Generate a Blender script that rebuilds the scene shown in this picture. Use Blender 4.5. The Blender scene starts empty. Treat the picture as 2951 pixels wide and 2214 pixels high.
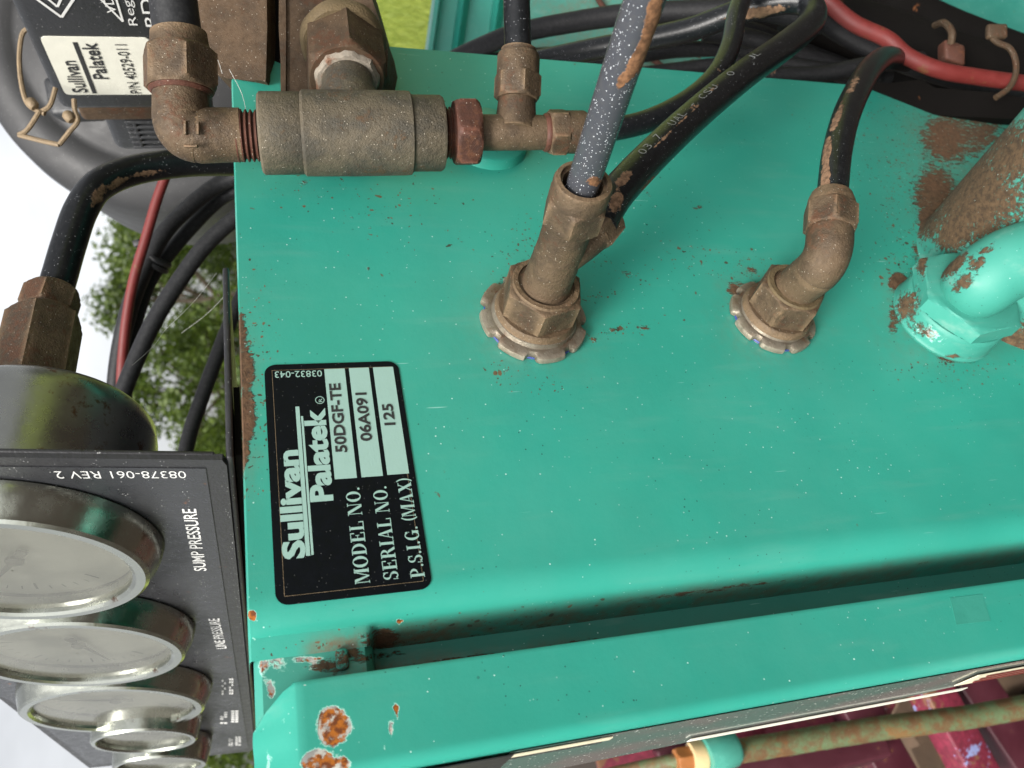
import bpy, bmesh, math, random
import numpy as np
from mathutils import Vector, Matrix

random.seed(7)
rng = np.random.default_rng(7)
scene = bpy.context.scene
COL = scene.collection

# ------------------------------------------------------------------ camera (solved from the nameplate and cabinet edges)
F = 1787.087            # focal length in pixels of a 2212 x 1660 picture
RIGHT = Vector((0.823186, -0.566462, -0.038536))
UP = Vector((0.199109, 0.224451, 0.953927))
FWD = Vector((0.531714, 0.792933, -0.297552))
CAM = Vector((-0.08453, -0.23224, 0.04788))
cam_data = bpy.data.cameras.new('camera')
cam = bpy.data.objects.new('camera', cam_data)
COL.objects.link(cam)
cam.matrix_world = Matrix(((-UP.x, RIGHT.x, -FWD.x, CAM.x), (-UP.y, RIGHT.y, -FWD.y, CAM.y), (-UP.z, RIGHT.z, -FWD.z, CAM.z), (0, 0, 0, 1)))
cam_data.sensor_width = 36.0
cam_data.lens = 36.0 * F / 2212.0
cam_data.clip_start = 0.01
cam_data.clip_end = 3000
cam_data.dof.use_dof = True
cam_data.dof.focus_distance = 0.285
cam_data.dof.aperture_fstop = 20.0
scene.camera = cam

# ------------------------------------------------------------------ sky and sun: bright, mostly overcast
SUN_EL, SUN_AZ = math.radians(50), math.radians(212)     # azimuth measured from +X counter-clockwise
world = bpy.data.worlds.new('World')
scene.world = world
world.use_nodes = True
wn, wl = world.node_tree.nodes, world.node_tree.links
wn.clear()
sky = wn.new('ShaderNodeTexSky')
sky.sky_type = 'NISHITA'
sky.sun_disc = False
sky.sun_elevation = SUN_EL
sky.sun_rotation = math.pi / 2 - SUN_AZ
sky.air_density = 1.0
sky.dust_density = 4.0
hs = wn.new('ShaderNodeHueSaturation')
hs.inputs['Saturation'].default_value = 0.16
hs.inputs['Value'].default_value = 1.15
bg = wn.new('ShaderNodeBackground')
bg.inputs['Strength'].default_value = 0.11
wo = wn.new('ShaderNodeOutputWorld')
tcw = wn.new('ShaderNodeTexCoord'); cl_n = wn.new('ShaderNodeTexNoise'); cl_n.inputs['Scale'].default_value = 3.2; cl_n.inputs['Detail'].default_value = 5
mpw = wn.new('ShaderNodeMapping'); mpw.inputs['Scale'].default_value = (1, 1, 2.6)
wl.new(tcw.outputs['Generated'], mpw.inputs['Vector']); wl.new(mpw.outputs[0], cl_n.inputs['Vector'])
crw = wn.new('ShaderNodeMapRange'); crw.inputs['From Min'].default_value = .35; crw.inputs['From Max'].default_value = .65; crw.inputs['To Min'].default_value = .86; crw.inputs['To Max'].default_value = 1.2
wl.new(cl_n.outputs['Fac'], crw.inputs['Value'])
vmw = wn.new('ShaderNodeVectorMath'); vmw.operation = 'SCALE'
wl.new(sky.outputs[0], vmw.inputs[0]); wl.new(crw.outputs[0], vmw.inputs['Scale'])
wl.new(vmw.outputs[0], hs.inputs['Color'])
wl.new(hs.outputs[0], bg.inputs['Color'])
wl.new(bg.outputs[0], wo.inputs['Surface'])
sd = bpy.data.lights.new('sun', 'SUN')
sd.energy = 3.0
sd.angle = math.radians(22)
sd.color = (1.0, 0.96, 0.9)
sun = bpy.data.objects.new('sun', sd)
COL.objects.link(sun)
sdir = Vector((math.cos(SUN_EL) * math.cos(SUN_AZ), math.cos(SUN_EL) * math.sin(SUN_AZ), math.sin(SUN_EL)))
sun.rotation_euler = sdir.to_track_quat('Z', 'Y').to_euler()
scene.view_settings.view_transform = 'Standard'
scene.view_settings.look = 'None'
scene.view_settings.gamma = 1.0
scene.view_settings.exposure = 0.88

# ------------------------------------------------------------------ measuring helpers: photo pixel + real depth / real plane -> world point
def ray(x, y):
    return RIGHT * ((830 - y) / F) + UP * ((1106 - x) / F) + FWD
def P(x, y, t):
    return CAM + ray(x, y) * t
def PY(x, y, Y=0.0):
    w = ray(x, y)
    return CAM + w * ((Y - CAM.y) / w.y)
def PZ(x, y, Z):
    w = ray(x, y)
    return CAM + w * ((Z - CAM.z) / w.z)
def pix(V):
    """world points (n,3) -> pixel positions measured in the photo"""
    q = np.asarray(V) - np.array(CAM)
    d = q @ np.array(FWD)
    return 1106 - F * (q @ np.array(UP)) / d, 830 - F * (q @ np.array(RIGHT)) / d

# ------------------------------------------------------------------ object helpers
def thing(name, label, cat, loc=(0, 0, 0), group=None, mat=None):
    o = bpy.data.objects.new(name, None)
    o.empty_display_size = 0.02
    COL.objects.link(o)
    o.matrix_world = mat if mat is not None else Matrix.Translation(Vector(loc))
    o['label'] = label
    o['category'] = cat
    if group: o['group'] = group
    return o
def tag(o, label, cat, group=None):
    o['label'] = label
    o['category'] = cat
    if group: o['group'] = group
    return o

class MB:
    """collects geometry and links it as one mesh object"""
    def __init__(s):
        s.v, s.f = [], []
    def add(s, vs, fs):
        b = len(s.v)
        s.v += [tuple(v) for v in vs]
        s.f += [tuple(i + b for i in f) for f in fs]
        return s
    def grid(s, rows, closed_u=False, closed_v=False):
        n, m = len(rows), len(rows[0])
        vs = [p for r in rows for p in r]
        fs = []
        for i in range(n if closed_v else n - 1):
            for j in range(m if closed_u else m - 1):
                a, b = i * m + j, i * m + (j + 1) % m
                c, d = ((i + 1) % n) * m + (j + 1) % m, ((i + 1) % n) * m + j
                fs.append((a, b, c, d))
        return s.add(vs, fs)
    def box(s, o, ex, ey, ez, bev=0.0):
        """o = corner, three edge vectors"""
        o, ex, ey, ez = Vector(o), Vector(ex), Vector(ey), Vector(ez)
        if bev <= 0:
            vs = [o, o + ex, o + ex + ey, o + ey, o + ez, o + ex + ez, o + ex + ey + ez, o + ey + ez]
            return s.add(vs, [(0, 3, 2, 1), (4, 5, 6, 7), (0, 1, 5, 4), (1, 2, 6, 5), (2, 3, 7, 6), (3, 0, 4, 7)])
        lx, ly, lz = ex.length, ey.length, ez.length
        X, Y, Z = ex / lx, ey / ly, ez / lz
        bm = bmesh.new()
        bmesh.ops.create_cube(bm, size=1)
        for v in bm.verts:
            v.co = Vector(((v.co.x + .5) * lx, (v.co.y + .5) * ly, (v.co.z + .5) * lz))
        bmesh.ops.bevel(bm, geom=list(bm.edges), offset=min(bev, lx * .45, ly * .45, lz * .45), segments=3, affect='EDGES', profile=.5)
        bm.verts.index_update()
        vs = [o + X * v.co.x + Y * v.co.y + Z * v.co.z for v in bm.verts]
        fs = [tuple(v.index for v in f.verts) for f in bm.faces]
        bm.free()
        return s.add(vs, fs)
    def prism(s, pts, d):
        """polygon pts (world) swept along vector d, with caps"""
        d = Vector(d)
        n = len(pts)
        vs = [Vector(p) for p in pts] + [Vector(p) + d for p in pts]
        fs = [tuple(range(n)), tuple(range(2 * n - 1, n - 1, -1))]
        fs += [(i, i + n, (i + 1) % n + n, (i + 1) % n) for i in range(n)]
        return s.add(vs, fs)
    def lathe(s, o, ax, prof, n=40, rf=None, up=None, cap=True):
        """prof = [(radius, height)] along axis ax from o; rf(theta, r, i) may change the radius"""
        o, ax = Vector(o), Vector(ax).normalized()
        u = Vector(up) if up is not None else (Vector((0, 0, 1)) if abs(ax.z) < .9 else Vector((1, 0, 0)))
        u = (u - ax * u.dot(ax)).normalized()
        w = ax.cross(u)
        rows = []
        for i, (r, h) in enumerate(prof):
            row = []
            for k in range(n):
                t = 2 * math.pi * k / n
                rr = rf(t, r, i) if rf else r
                row.append(o + ax * h + (u * math.cos(t) + w * math.sin(t)) * rr)
            rows.append(row)
        b = len(s.v)
        s.grid(rows, closed_u=True)
        if cap:
            s.f.append(tuple(b + k for k in reversed(range(n))))
            e = b + (len(prof) - 1) * n
            s.f.append(tuple(e + k for k in range(n)))
        return s
    def nut(s, o, ax, inr, h, chamf=None, n=72, hole=0.0, up=None, depth=0.0):
        """hexagon nut with turned chamfers; hole leaves a bore of that radius sunk at the far end"""
        c = chamf or inr * .16
        hexr = lambda t: inr / math.cos(((t + math.pi / 6) % (math.pi / 3)) - math.pi / 6)
        rows = [(inr * .98, 0), (inr * 1.06, c * .5), (inr * 1.16, c), (inr * 1.16, h - c), (inr * 1.06, h - c * .5), (inr * .98, h)]
        if hole: rows += [(hole, h), (hole, h - (depth or h * .4))]
        return s.lathe(o, ax, rows, n, rf=lambda t, r, i: min(r, hexr(t)) if i < 6 else r, up=up)
    def tube(s, pts, r, n=16, sub=8, cap=True, wob=0.0):
        pts = [Vector(p) for p in pts]
        k = len(pts)
        rs = r if isinstance(r, (list, tuple)) else [r] * k
        P_, R_ = [], []
        for i in range(k - 1):
            p0, p1, p2, p3 = pts[max(i - 1, 0)], pts[i], pts[i + 1], pts[min(i + 2, k - 1)]
            for j in range(sub):
                t = j / sub
                P_.append(0.5 * ((2 * p1) + (p2 - p0) * t + (2 * p0 - 5 * p1 + 4 * p2 - p3) * t * t + (3 * p1 - p0 - 3 * p2 + p3) * t ** 3))
                R_.append(rs[i] * (1 - t) + rs[i + 1] * t)
        P_.append(pts[-1]); R_.append(rs[-1])
        rows, u = [], None
        for i, p in enumerate(P_):
            d = (P_[min(i + 1, len(P_) - 1)] - P_[max(i - 1, 0)]).normalized()
            if u is None:
                u = Vector((0, 0, 1)) if abs(d.z) < .9 else Vector((1, 0, 0))
            u = (u - d * u.dot(d)).normalized()
            w = d.cross(u)
            rows.append([p + (u * math.cos(a) + w * math.sin(a)) * (R_[i] * (1 + wob * random.uniform(-1, 1))) for a in [2 * math.pi * q / n for q in range(n)]])
        b = len(s.v)
        s.grid(rows, closed_u=True)
        if cap:
            s.f.append(tuple(b + q for q in reversed(range(n))))
            e = b + (len(rows) - 1) * n
            s.f.append(tuple(e + q for q in range(n)))
        return s
    def build(s, name, mat, parent=None, smooth=True, angle=38, attrs=None, local=False, label=None, kind=None):
        V = np.array([tuple(v) for v in s.v], dtype=float)
        if parent is not None and not local:
            inv = np.array(parent.matrix_world.inverted())
            L = V @ inv[:3, :3].T + inv[:3, 3]
        else:
            L = V
        me = bpy.data.meshes.new(name)
        me.from_pydata([tuple(p) for p in L], [], s.f)
        me.validate()
        bm = bmesh.new(); bm.from_mesh(me)
        bmesh.ops.recalc_face_normals(bm, faces=bm.faces)
        bm.to_mesh(me); bm.free()
        if smooth:
            for p in me.polygons: p.use_smooth = True
            me.set_sharp_from_angle(angle=math.radians(angle))
        for an, fn in (attrs or {}).items():
            a = me.attributes.new(an, 'FLOAT', 'POINT')
            a.data.foreach_set('value', np.clip(fn(V), 0, 1).astype(np.float32))
        me.materials.append(mat)
        o = bpy.data.objects.new(name, me)
        COL.objects.link(o)
        if parent is not None: o.parent = parent
        if label: o['label'] = label
        if kind: o['kind'] = kind
        return o

def blobs(lst, base=0.0):
    """soft spots measured in the photo: (x, y, rx, ry, degrees, strength) -> attribute function"""
    def fn(V):
        x, y = pix(V)
        m = np.full(len(x), base)
        for (bx, by, rx, ry, an, st) in lst:
            c, sn = math.cos(math.radians(an)), math.sin(math.radians(an))
            dx, dy = x - bx, y - by
            a, b = (dx * c + dy * sn) / rx, (-dx * sn + dy * c) / ry
            m = np.maximum(m, st * np.exp(-(a * a + b * b)))
        return m
    return fn

# ------------------------------------------------------------------ materials
class NT:
    def __init__(s, name):
        s.m = bpy.data.materials.new(name); s.m.use_nodes = True
        s.n, s.l = s.m.node_tree.nodes, s.m.node_tree.links
        s.b = s.n['Principled BSDF']
        s.tc = s.n.new('ShaderNodeTexCoord').outputs['Object']
    def set(s, **k):
        for a, v in k.items():
            i = s.b.inputs[a.replace('_', ' ')]
            if hasattr(v, 'node'): s.l.new(v, i)
            else: i.default_value = (*v, 1) if isinstance(v, tuple) and len(v) == 3 else v
    def noise(s, scale, detail=4, rough=.6, vec=None, dist=0.0, col=False):
        n = s.n.new('ShaderNodeTexNoise'); n.inputs['Scale'].default_value = scale; n.inputs['Detail'].default_value = detail
        n.inputs['Roughness'].default_value = rough; n.inputs['Distortion'].default_value = dist
        s.l.new(vec or s.tc, n.inputs['Vector']); return n.outputs['Color' if col else 'Fac']
    def voro(s, scale, vec=None, rnd=1.0, out='Distance'):
        n = s.n.new('ShaderNodeTexVoronoi'); n.inputs['Scale'].default_value = scale; n.inputs['Randomness'].default_value = rnd
        s.l.new(vec or s.tc, n.inputs['Vector']); return n.outputs[out]
    def stretch(s, sc, rot=(0, 0, 0)):
        n = s.n.new('ShaderNodeMapping'); n.inputs['Scale'].default_value = sc; n.inputs['Rotation'].default_value = rot
        s.l.new(s.tc, n.inputs['Vector']); return n.outputs[0]
    def ramp(s, x, a, b, lo=0.0, hi=1.0):
        n = s.n.new('ShaderNodeMapRange'); n.interpolation_type = 'SMOOTHSTEP'
        n.inputs['From Min'].default_value = a; n.inputs['From Max'].default_value = b
        n.inputs['To Min'].default_value = lo; n.inputs['To Max'].default_value = hi
        s.l.new(x, n.inputs['Value']); return n.outputs[0]
    def math(s, op, a, b=None):
        n = s.n.new('ShaderNodeMath'); n.operation = op
        for i, v in enumerate((a, b)):
            if v is None: continue
            if hasattr(v, 'node'): s.l.new(v, n.inputs[i])
            else: n.inputs[i].default_value = v
        return n.outputs[0]
    def mix(s, f, a, b):
        n = s.n.new('ShaderNodeMix'); n.data_type = 'RGBA'
        for i, v in ((0, f), (6, a), (7, b)):
            if hasattr(v, 'node'): s.l.new(v, n.inputs[i])
            else: n.inputs[i].default_value = (*v, 1) if isinstance(v, tuple) else v
        return n.outputs[2]
    def attr(s, name):
        n = s.n.new('ShaderNodeAttribute'); n.attribute_name = name; return n.outputs['Fac']
    def bump(s, h, strength=.3, dist=.001, prev=None):
        n = s.n.new('ShaderNodeBump'); n.inputs['Strength'].default_value = strength; n.inputs['Distance'].default_value = dist
        s.l.new(h, n.inputs['Height'])
        if prev is not None: s.l.new(prev, n.inputs['Normal'])
        return n.outputs[0]
    def specks(s, scale, size, density, vec=None):
        """sparse round dots: small cells, only some of them filled"""
        d = s.voro(scale, vec); c = s.voro(scale, vec, out='Color')
        sp = s.n.new('ShaderNodeSeparateColor'); s.l.new(c, sp.inputs[0])
        on = s.math('LESS_THAN', sp.outputs[0], density)
        rad = s.math('MULTIPLY', sp.outputs[1], size)
        return s.math('MULTIPLY', on, s.math('LESS_THAN', d, rad))

def teal_paint(name, base=(.024, .275, .208), dusty=.10, rbase=.30):
    t = NT(name)
    big = t.noise(9, 3); fine = t.noise(900, 2)
    c = t.mix(t.ramp(big, .35, .65), tuple(v * .95 for v in base), tuple(min(1, v * 1.06) for v in base))
    c = t.mix(t.math('MULTIPLY', fine, .08), c, (.09, .38, .31))
    dust = t.math('ADD', t.math('MULTIPLY', t.noise(26, 6, .7), .6), t.math('MULTIPLY', t.noise(4, 3), .5))
    c = t.mix(t.ramp(dust, .46, .78, 0, .16), c, (.12, .33, .27))
    c = t.mix(t.ramp(t.noise(5, 4, .6), .50, .80, 0, .45), c, tuple(v * .62 for v in base))
    smear = t.noise(1, 5, .6, t.stretch((120, 120, 18), (0, .5, 0)))
    c = t.mix(t.math('MULTIPLY', t.ramp(smear, .52, .75), dusty), c, (.22, .34, .29))
    sc = t.noise(1, 2, .5, t.stretch((900, 900, 45), (.2, .7, 0)))
    c = t.mix(t.math('MULTIPLY', t.ramp(sc, .76, .80), .5), c, (.35, .62, .55))
    # bare patches (white primer and metal) and rust inside them
    chip = t.attr('chip'); rust = t.attr('rust')
    nz = t.noise(420, 6, .7, dist=.3); nz2 = t.noise(140, 5, .7)
    nzs = t.noise(1, 5, .75, t.stretch((500, 500, 230), (.3, .9, 0)), dist=.4)
    jag = t.math('ADD', chip, t.math('MULTIPLY', t.math('SUBTRACT', nz, .5), .45))
    jag = t.math('ADD', jag, t.math('MULTIPLY', t.math('SUBTRACT', nz2, .5), .5))
    cm = t.ramp(jag, .42, .46)
    edge = t.math('MULTIPLY', t.ramp(jag, .36, .42), t.math('SUBTRACT', 1.0, cm))
    c = t.mix(t.math('MULTIPLY', edge, .7), c, (.42, .72, .62))
    bare = t.mix(t.ramp(t.noise(300, 4), .42, .55), (.24, .235, .225), (.42, .41, .37))
    orange = t.mix(t.ramp(t.noise(520, 4), .4, .6), (.36, .11, .012), (.13, .035, .01))
    bare = t.mix(t.ramp(t.math('ADD', t.noise(240, 5, .65), t.math('MULTIPLY', chip, .27)), .60, .70), bare, orange)
    c = t.mix(cm, c, bare)
    jr = t.math('ADD', rust, t.math('MULTIPLY', t.math('SUBTRACT', nzs, .5), 1.0))
    rm = t.ramp(jr, .42, .54)
    mud = t.mix(t.ramp(nz, .35, .65), (.042, .025, .012), (.105, .062, .030))
    c = t.mix(rm, c, mud)
    st = t.attr('stain')
    c = t.mix(t.math('MULTIPLY', st, t.ramp(t.math('ADD', t.math('MULTIPLY', t.noise(220, 6, .75), .6), t.math('MULTIPLY', t.noise(45, 4), .4)), .38, .64, .12, 1.0)), c, (.17, .072, .036))
    wob = t.n.new('ShaderNodeVectorMath'); wob.operation = 'MULTIPLY_ADD'
    t.l.new(t.noise(160, 3, col=True), wob.inputs[0]); wob.inputs[1].default_value = (.006, .006, .006); t.l.new(t.tc, wob.inputs[2])
    wv = wob.outputs[0]
    sa_ = t.attr('spat')
    for sc_, sz_ in ((420, .42), (900, .45)):
        d_ = t.voro(sc_, wv); c_ = t.voro(sc_, wv, out='Color'); sp_ = t.n.new('ShaderNodeSeparateColor'); t.l.new(c_, sp_.inputs[0])
        on_ = t.math('LESS_THAN', sp_.outputs[0], t.math('MULTIPLY', sa_, .75))
        f_ = t.math('MULTIPLY', on_, t.math('LESS_THAN', d_, t.math('MULTIPLY', sp_.outputs[1], sz_)))
        c = t.mix(t.math('MULTIPLY', f_, .9), c, t.mix(sp_.outputs[2], (.035, .018, .010), (.15, .075, .035)))
    brown = t.specks(120, .22, .07, wv)
    c = t.mix(t.math('MULTIPLY', brown, t.ramp(t.noise(500, 4), .4, .62, .0, .8)), c, (.10, .065, .035))
    dark = t.math('MULTIPLY', t.math('MAXIMUM', t.specks(330, .15, .06), t.specks(900, .26, .10)), t.ramp(t.noise(14, 3), .45, .6))
    c = t.mix(t.math('MULTIPLY', dark, .75), c, (.01, .03, .026))
    white = t.math('MAXIMUM', t.specks(620, .16, .20), t.specks(260, .075, .10))
    c = t.mix(t.math('MULTIPLY', white, t.ramp(t.noise(11, 4), .38, .62, .15, .75)), c, (.60, .80, .75))
    rough = t.mix(rm, (rbase,) * 3, (.9, .9, .9))
    rough = t.mix(t.math('MULTIPLY', t.ramp(big, .3, .7), .25), rough, (.6, .6, .6))
    t.set(Base_Color=c, Roughness=rough, Specular_IOR_Level=.45)
    h = t.math('ADD', t.math('MULTIPLY', cm, -.6), t.math('MULTIPLY', rm, t.math('MULTIPLY', nz, 1.2)))
    n1 = t.bump(h, .8, .0006)
    n2 = t.bump(t.noise(60, 3), .06, .003, n1)
    t.set(Normal=t.bump(fine, .08, .0004, n2))
    return t.m

def grime_metal(name, a, b, rust=(.10, .038, .016), metal=.25, rough=.62, rusty=.5, speck=.5, bump=.35, worn=1.0):
    t = NT(name)
    n1 = t.noise(70, 5, .65); n2 = t.noise(420, 5, .7); n3 = t.noise(1600, 2)
    c = t.mix(t.ramp(n1, .38, .62), a, b)
    c = t.mix(t.math('MULTIPLY', t.ramp(n2, .45, .75), .5), c, tuple(v * .45 for v in a))
    r = t.ramp(t.math('ADD', t.noise(38, 6, .7), t.math('MULTIPLY', t.math('SUBTRACT', n2, .5), .5)), .62 - rusty * .2, .72 - rusty * .15)
    c = t.mix(t.math('MULTIPLY', r, .8), c, rust)
    pt_ = t.n.new('ShaderNodeNewGeometry').outputs['Pointiness']
    c = t.mix(t.math('MULTIPLY', t.ramp(pt_, .515, .60), t.ramp(n2, .3, .6, .12 * worn, .62 * worn)), c, tuple(min(1, v * 2.4) for v in a))
    c = t.mix(t.math('MULTIPLY', t.ramp(pt_, .485, .40), .6), c, tuple(v * .35 for v in b))
    sp = t.math('MAXIMUM', t.specks(1250, .24, .30), t.specks(560, .09, .08))
    c = t.mix(t.math('MULTIPLY', sp, speck), c, (.62, .56, .46))
    t.set(Base_Color=c, Metallic=metal, Roughness=t.ramp(n2, .2, .8, rough - .14, rough + .2), Specular_IOR_Level=.4)
    nb = t.bump(n1, bump * .5, .002)
    t.set(Normal=t.bump(t.math('ADD', n2, t.math('MULTIPLY', n3, .6)), bump, .0007, nb))
    return t.m

def rubber(name, dust=.35, gloss=.42, base=(.006, .0068, .008), sparkle=.5, dcol=(.17, .10, .06), streak=True):
    t = NT(name)
    n1 = t.noise(45, 5, .65); n2 = t.noise(500, 4, .7)
    g = t.n.new('ShaderNodeNewGeometry').outputs['Normal']
    d = t.attr('dust')
    j = t.math('ADD', d, t.math('MULTIPLY', t.math('SUBTRACT', n1, .5), .9))
    j = t.math('ADD', j, t.math('MULTIPLY', t.math('SUBTRACT', n2, .5), .45))
    dm = t.ramp(j, .42, .5)
    c = t.mix(t.math('MULTIPLY', t.ramp(n2, .4, .7), dust * .3), base, (.06, .06, .062))
    sp = (t.math('MAXIMUM', t.specks(2300, .42, .22), t.specks(1300, .2, .2)) if sparkle > .7 else t.specks(1700, .26, .20)) if streak else t.specks(1300, .2, .1)
    c = t.mix(t.math('MULTIPLY', sp, sparkle), c, (.72, .74, .78))
    mud = t.mix(t.ramp(n2, .35, .65), tuple(v * .55 for v in dcol), tuple(min(1, v * 1.3) for v in dcol))
    c = t.mix(dm, c, mud)
    t.set(Base_Color=c, Roughness=t.mix(dm, (gloss,) * 3, (.9, .9, .9)), Specular_IOR_Level=.26)
    t.set(Normal=t.bump(t.math('ADD', t.math('MULTIPLY', dm, 1.0), t.math('MULTIPLY', n2, .3)), .5, .0006))
    return t.m

def plain(name, c, rough=.5, metal=0.0, var=.15, scale=120, speck=0.0, speckc=(.7, .7, .68), bump=.08, spec=.5, rust=0.0):
    t = NT(name)
    n1 = t.noise(scale, 5, .65)
    k = t.mix(n1, tuple(v * (1 - var) for v in c), tuple(min(1, v * (1 + var)) for v in c))
    if rust:
        k = t.mix(t.math('MULTIPLY', t.ramp(t.noise(60, 6, .7), .68 - rust * .2, .74 - rust * .16), .85), k, (.13, .05, .02))
    if speck:
        k = t.mix(t.math('MULTIPLY', t.math('MAXIMUM', t.specks(620, .14, .08), t.specks(1200, .26, .14)), speck), k, speckc)
    t.set(Base_Color=k, Roughness=t.ramp(n1, .3, .7, max(.02, rough - .08), min(1, rough + .08)), Metallic=metal, Specular_IOR_Level=spec)
    t.set(Normal=t.bump(t.noise(scale * 4, 3), bump, .0008))
    return t.m

M = {}
M['teal'] = teal_paint('teal_paint')
M['teal_worn'] = teal_paint('worn_teal_paint', (.034, .235, .18), .35, .55)
M['brass'] = grime_metal('grimy_brass', (.098, .066, .038), (.052, .035, .021), rust=(.085, .036, .017), rusty=.45, bump=.6)
M['tee'] = grime_metal('grimy_grey_bronze', (.100, .082, .055), (.056, .050, .038), bump=.65, rust=(.09, .052, .026), rusty=.25, speck=.6)
M['brown'] = grime_metal('brown_cast_iron', (.078, .048, .026), (.046, .029, .016), rust=(.07,.028,.012), rusty=.35, worn=.08, rough=.7)
M['rust'] = grime_metal('red_rusted_steel', (.062, .022, .013), (.040, .016, .010), rust=(.09, .034, .015), metal=.1, rough=.6, rusty=.4)
M['locknut'] = grime_metal('weathered_zinc', (.21, .185, .145), (.13, .098, .068), rust=(.12, .058, .030), metal=.5, rough=.42, rusty=.5, speck=.4)
M['paste'] = plain('dried_thread_paste', (.095, .066, .030), .75, var=.5, scale=300, bump=.6)
M['tape'] = plain('white_thread_tape', (.22, .19, .15), .7, var=.6, scale=500, bump=.6, rust=.7)
M['blue'] = plain('blue_gasket', (.035, .060, .22), .5, speck=.3)
M['hose'] = rubber('black_rubber', .35, .32)
M['hose_shiny'] = rubber('dusty_shiny_hose', 1.6, .25, (.045, .048, .056), .8, (.17, .085, .042))
M['hose_dull'] = rubber('dull_black_rubber', .5, .6, (.007, .007, .008), .12, streak=False)
M['hose_grey'] = rubber('grey_dusted_rubber', .8, .55, (.014, .0145, .016), .2, streak=False)
M['cable_red'] = plain('red_cable_sheath', (.13, .015, .013), .55, var=.25, scale=200, rust=.35, speck=.1)
M['panel_black'] = plain('black_powder_coat', (.020, .020, .022), .42, var=.3, scale=220, speck=.45, bump=.25, rust=.12)
M['film'] = plain('printed_black_film', (.026, .027, .030), .33, var=.2, scale=260, speck=.5, bump=.2, rust=.10)
M['black_plastic'] = plain('black_plastic', (.017, .018, .020), .5, var=.4, scale=150, speck=.5, bump=.25)
M['canister'] = plain('grey_black_rubber', (.022, .022, .023), .6, var=.35, scale=35, speck=.25, bump=.15)
M['chrome'] = plain('stainless_steel', (.44, .455, .40), .23, 1.0, var=.10, scale=140, speck=.10, bump=.05, rust=.22)
M['steel_case'] = plain('dull_stainless_case', (.26, .26, .24), .30, 1.0, var=.25, scale=60, speck=.25, bump=.08, rust=.62)
M['dial'] = plain('aged_white_dial', (.33, .33, .27), .6, var=.12, scale=40)
M['ink'] = plain('black_ink', (.02, .02, .022), .5)
M['white_ink'] = plain('white_ink', (.62, .62, .60), .5, var=.2, scale=500)
M['plate'] = plain('black_plate', (.0022, .003, .005), .36, var=.3, scale=300, speck=.10, bump=.02, spec=.12)
M['plate_print'] = plain('pale_plate_print', (.26, .41, .365), .38, var=.06, scale=400, speck=.0)
M['sticker'] = plain('dirty_white_sticker', (.66, .65, .56), .5, var=.1, scale=160, rust=.25, bump=.1)
M['tag'] = plain('yellowed_white_tape', (.62, .58, .42), .5, var=.2, scale=200)
M['yellow'] = plain('warning_yellow', (.70, .42, .02), .4)
M['dark'] = plain('shade_black', (.0035, .0028, .0024), .9, var=.5, scale=30, rust=.12, spec=.12)  # near-black base: shade of the deep bay and gaps put into the colour
M['teal_shaded'] = teal_paint('shaded_teal_paint', (.010, .11, .085), .05)  # teal darkened in its base colour to stand for the bay's shade
M['wire'] = plain('rusty_tan_wire', (.20, .145, .085), .6, .2, var=.4, scale=300, bump=.4)
M['web'] = plain('spider_silk', (.55, .55, .52), .5)
M['redpaint'] = plain('chipped_crimson_paint', (.115, .010, .026), .45, var=.3, scale=30, rust=.42, speck=.25, speckc=(.45, .5, .75))
def worn_red(name, base):
    t = NT(name)
    n1 = t.noise(22, 6, .7, dist=.5); n2 = t.noise(14, 6, .7); n3 = t.noise(160, 5, .7)
    c = t.mix(t.ramp(n3, .35, .7), base, tuple(v * 1.9 for v in base))
    c = t.mix(t.ramp(t.math('ADD', n1, t.math('MULTIPLY', t.math('SUBTRACT', n3, .5), .3)), .60, .63), c, (.20, .23, .42))
    c = t.mix(t.ramp(t.math('ADD', n2, t.math('MULTIPLY', t.math('SUBTRACT', n3, .5), .35)), .56, .62), c, (.14, .062, .030))
    t.set(Base_Color=c, Roughness=.6); t.set(Normal=t.bump(n3, .3, .002)); return t.m
M['redpaint'] = worn_red('chipped_crimson_paint', (.10, .008, .020))
M['redpaint_dark'] = plain('dull_crimson_paint', (.05, .006, .013), .55, var=.4, scale=30, rust=.3, speck=.12, speckc=(.4, .45, .7))
M['rod'] = grime_metal('lichen_rusted_rod', (.105, .055, .022), (.085, .13, .06), rust=(.16, .07, .02), rusty=.4, metal=0)
M['teal_gloss'] = plain('glossy_teal_cap', (.06, .27, .21), .22)
M['worn_ink'] = plain('worn_white_ink', (.16, .165, .17), .6, var=.9, scale=900)
M['ghost'] = plain('faded_square', (.034, .255, .195), .5, var=.15)
M['cream'] = plain('cream_bushing', (.62, .46, .24), .45)
M['orange'] = plain('rusty_orange_nut', (.28, .10, .022), .6, var=.4)
M['soil'] = plain('brown_soil', (.022, .0145, .009), .95, var=.95, scale=60, bump=.8)
M['bark'] = plain('bark', (.06, .045, .032), .9, var=.4, scale=8, bump=.5)

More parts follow.
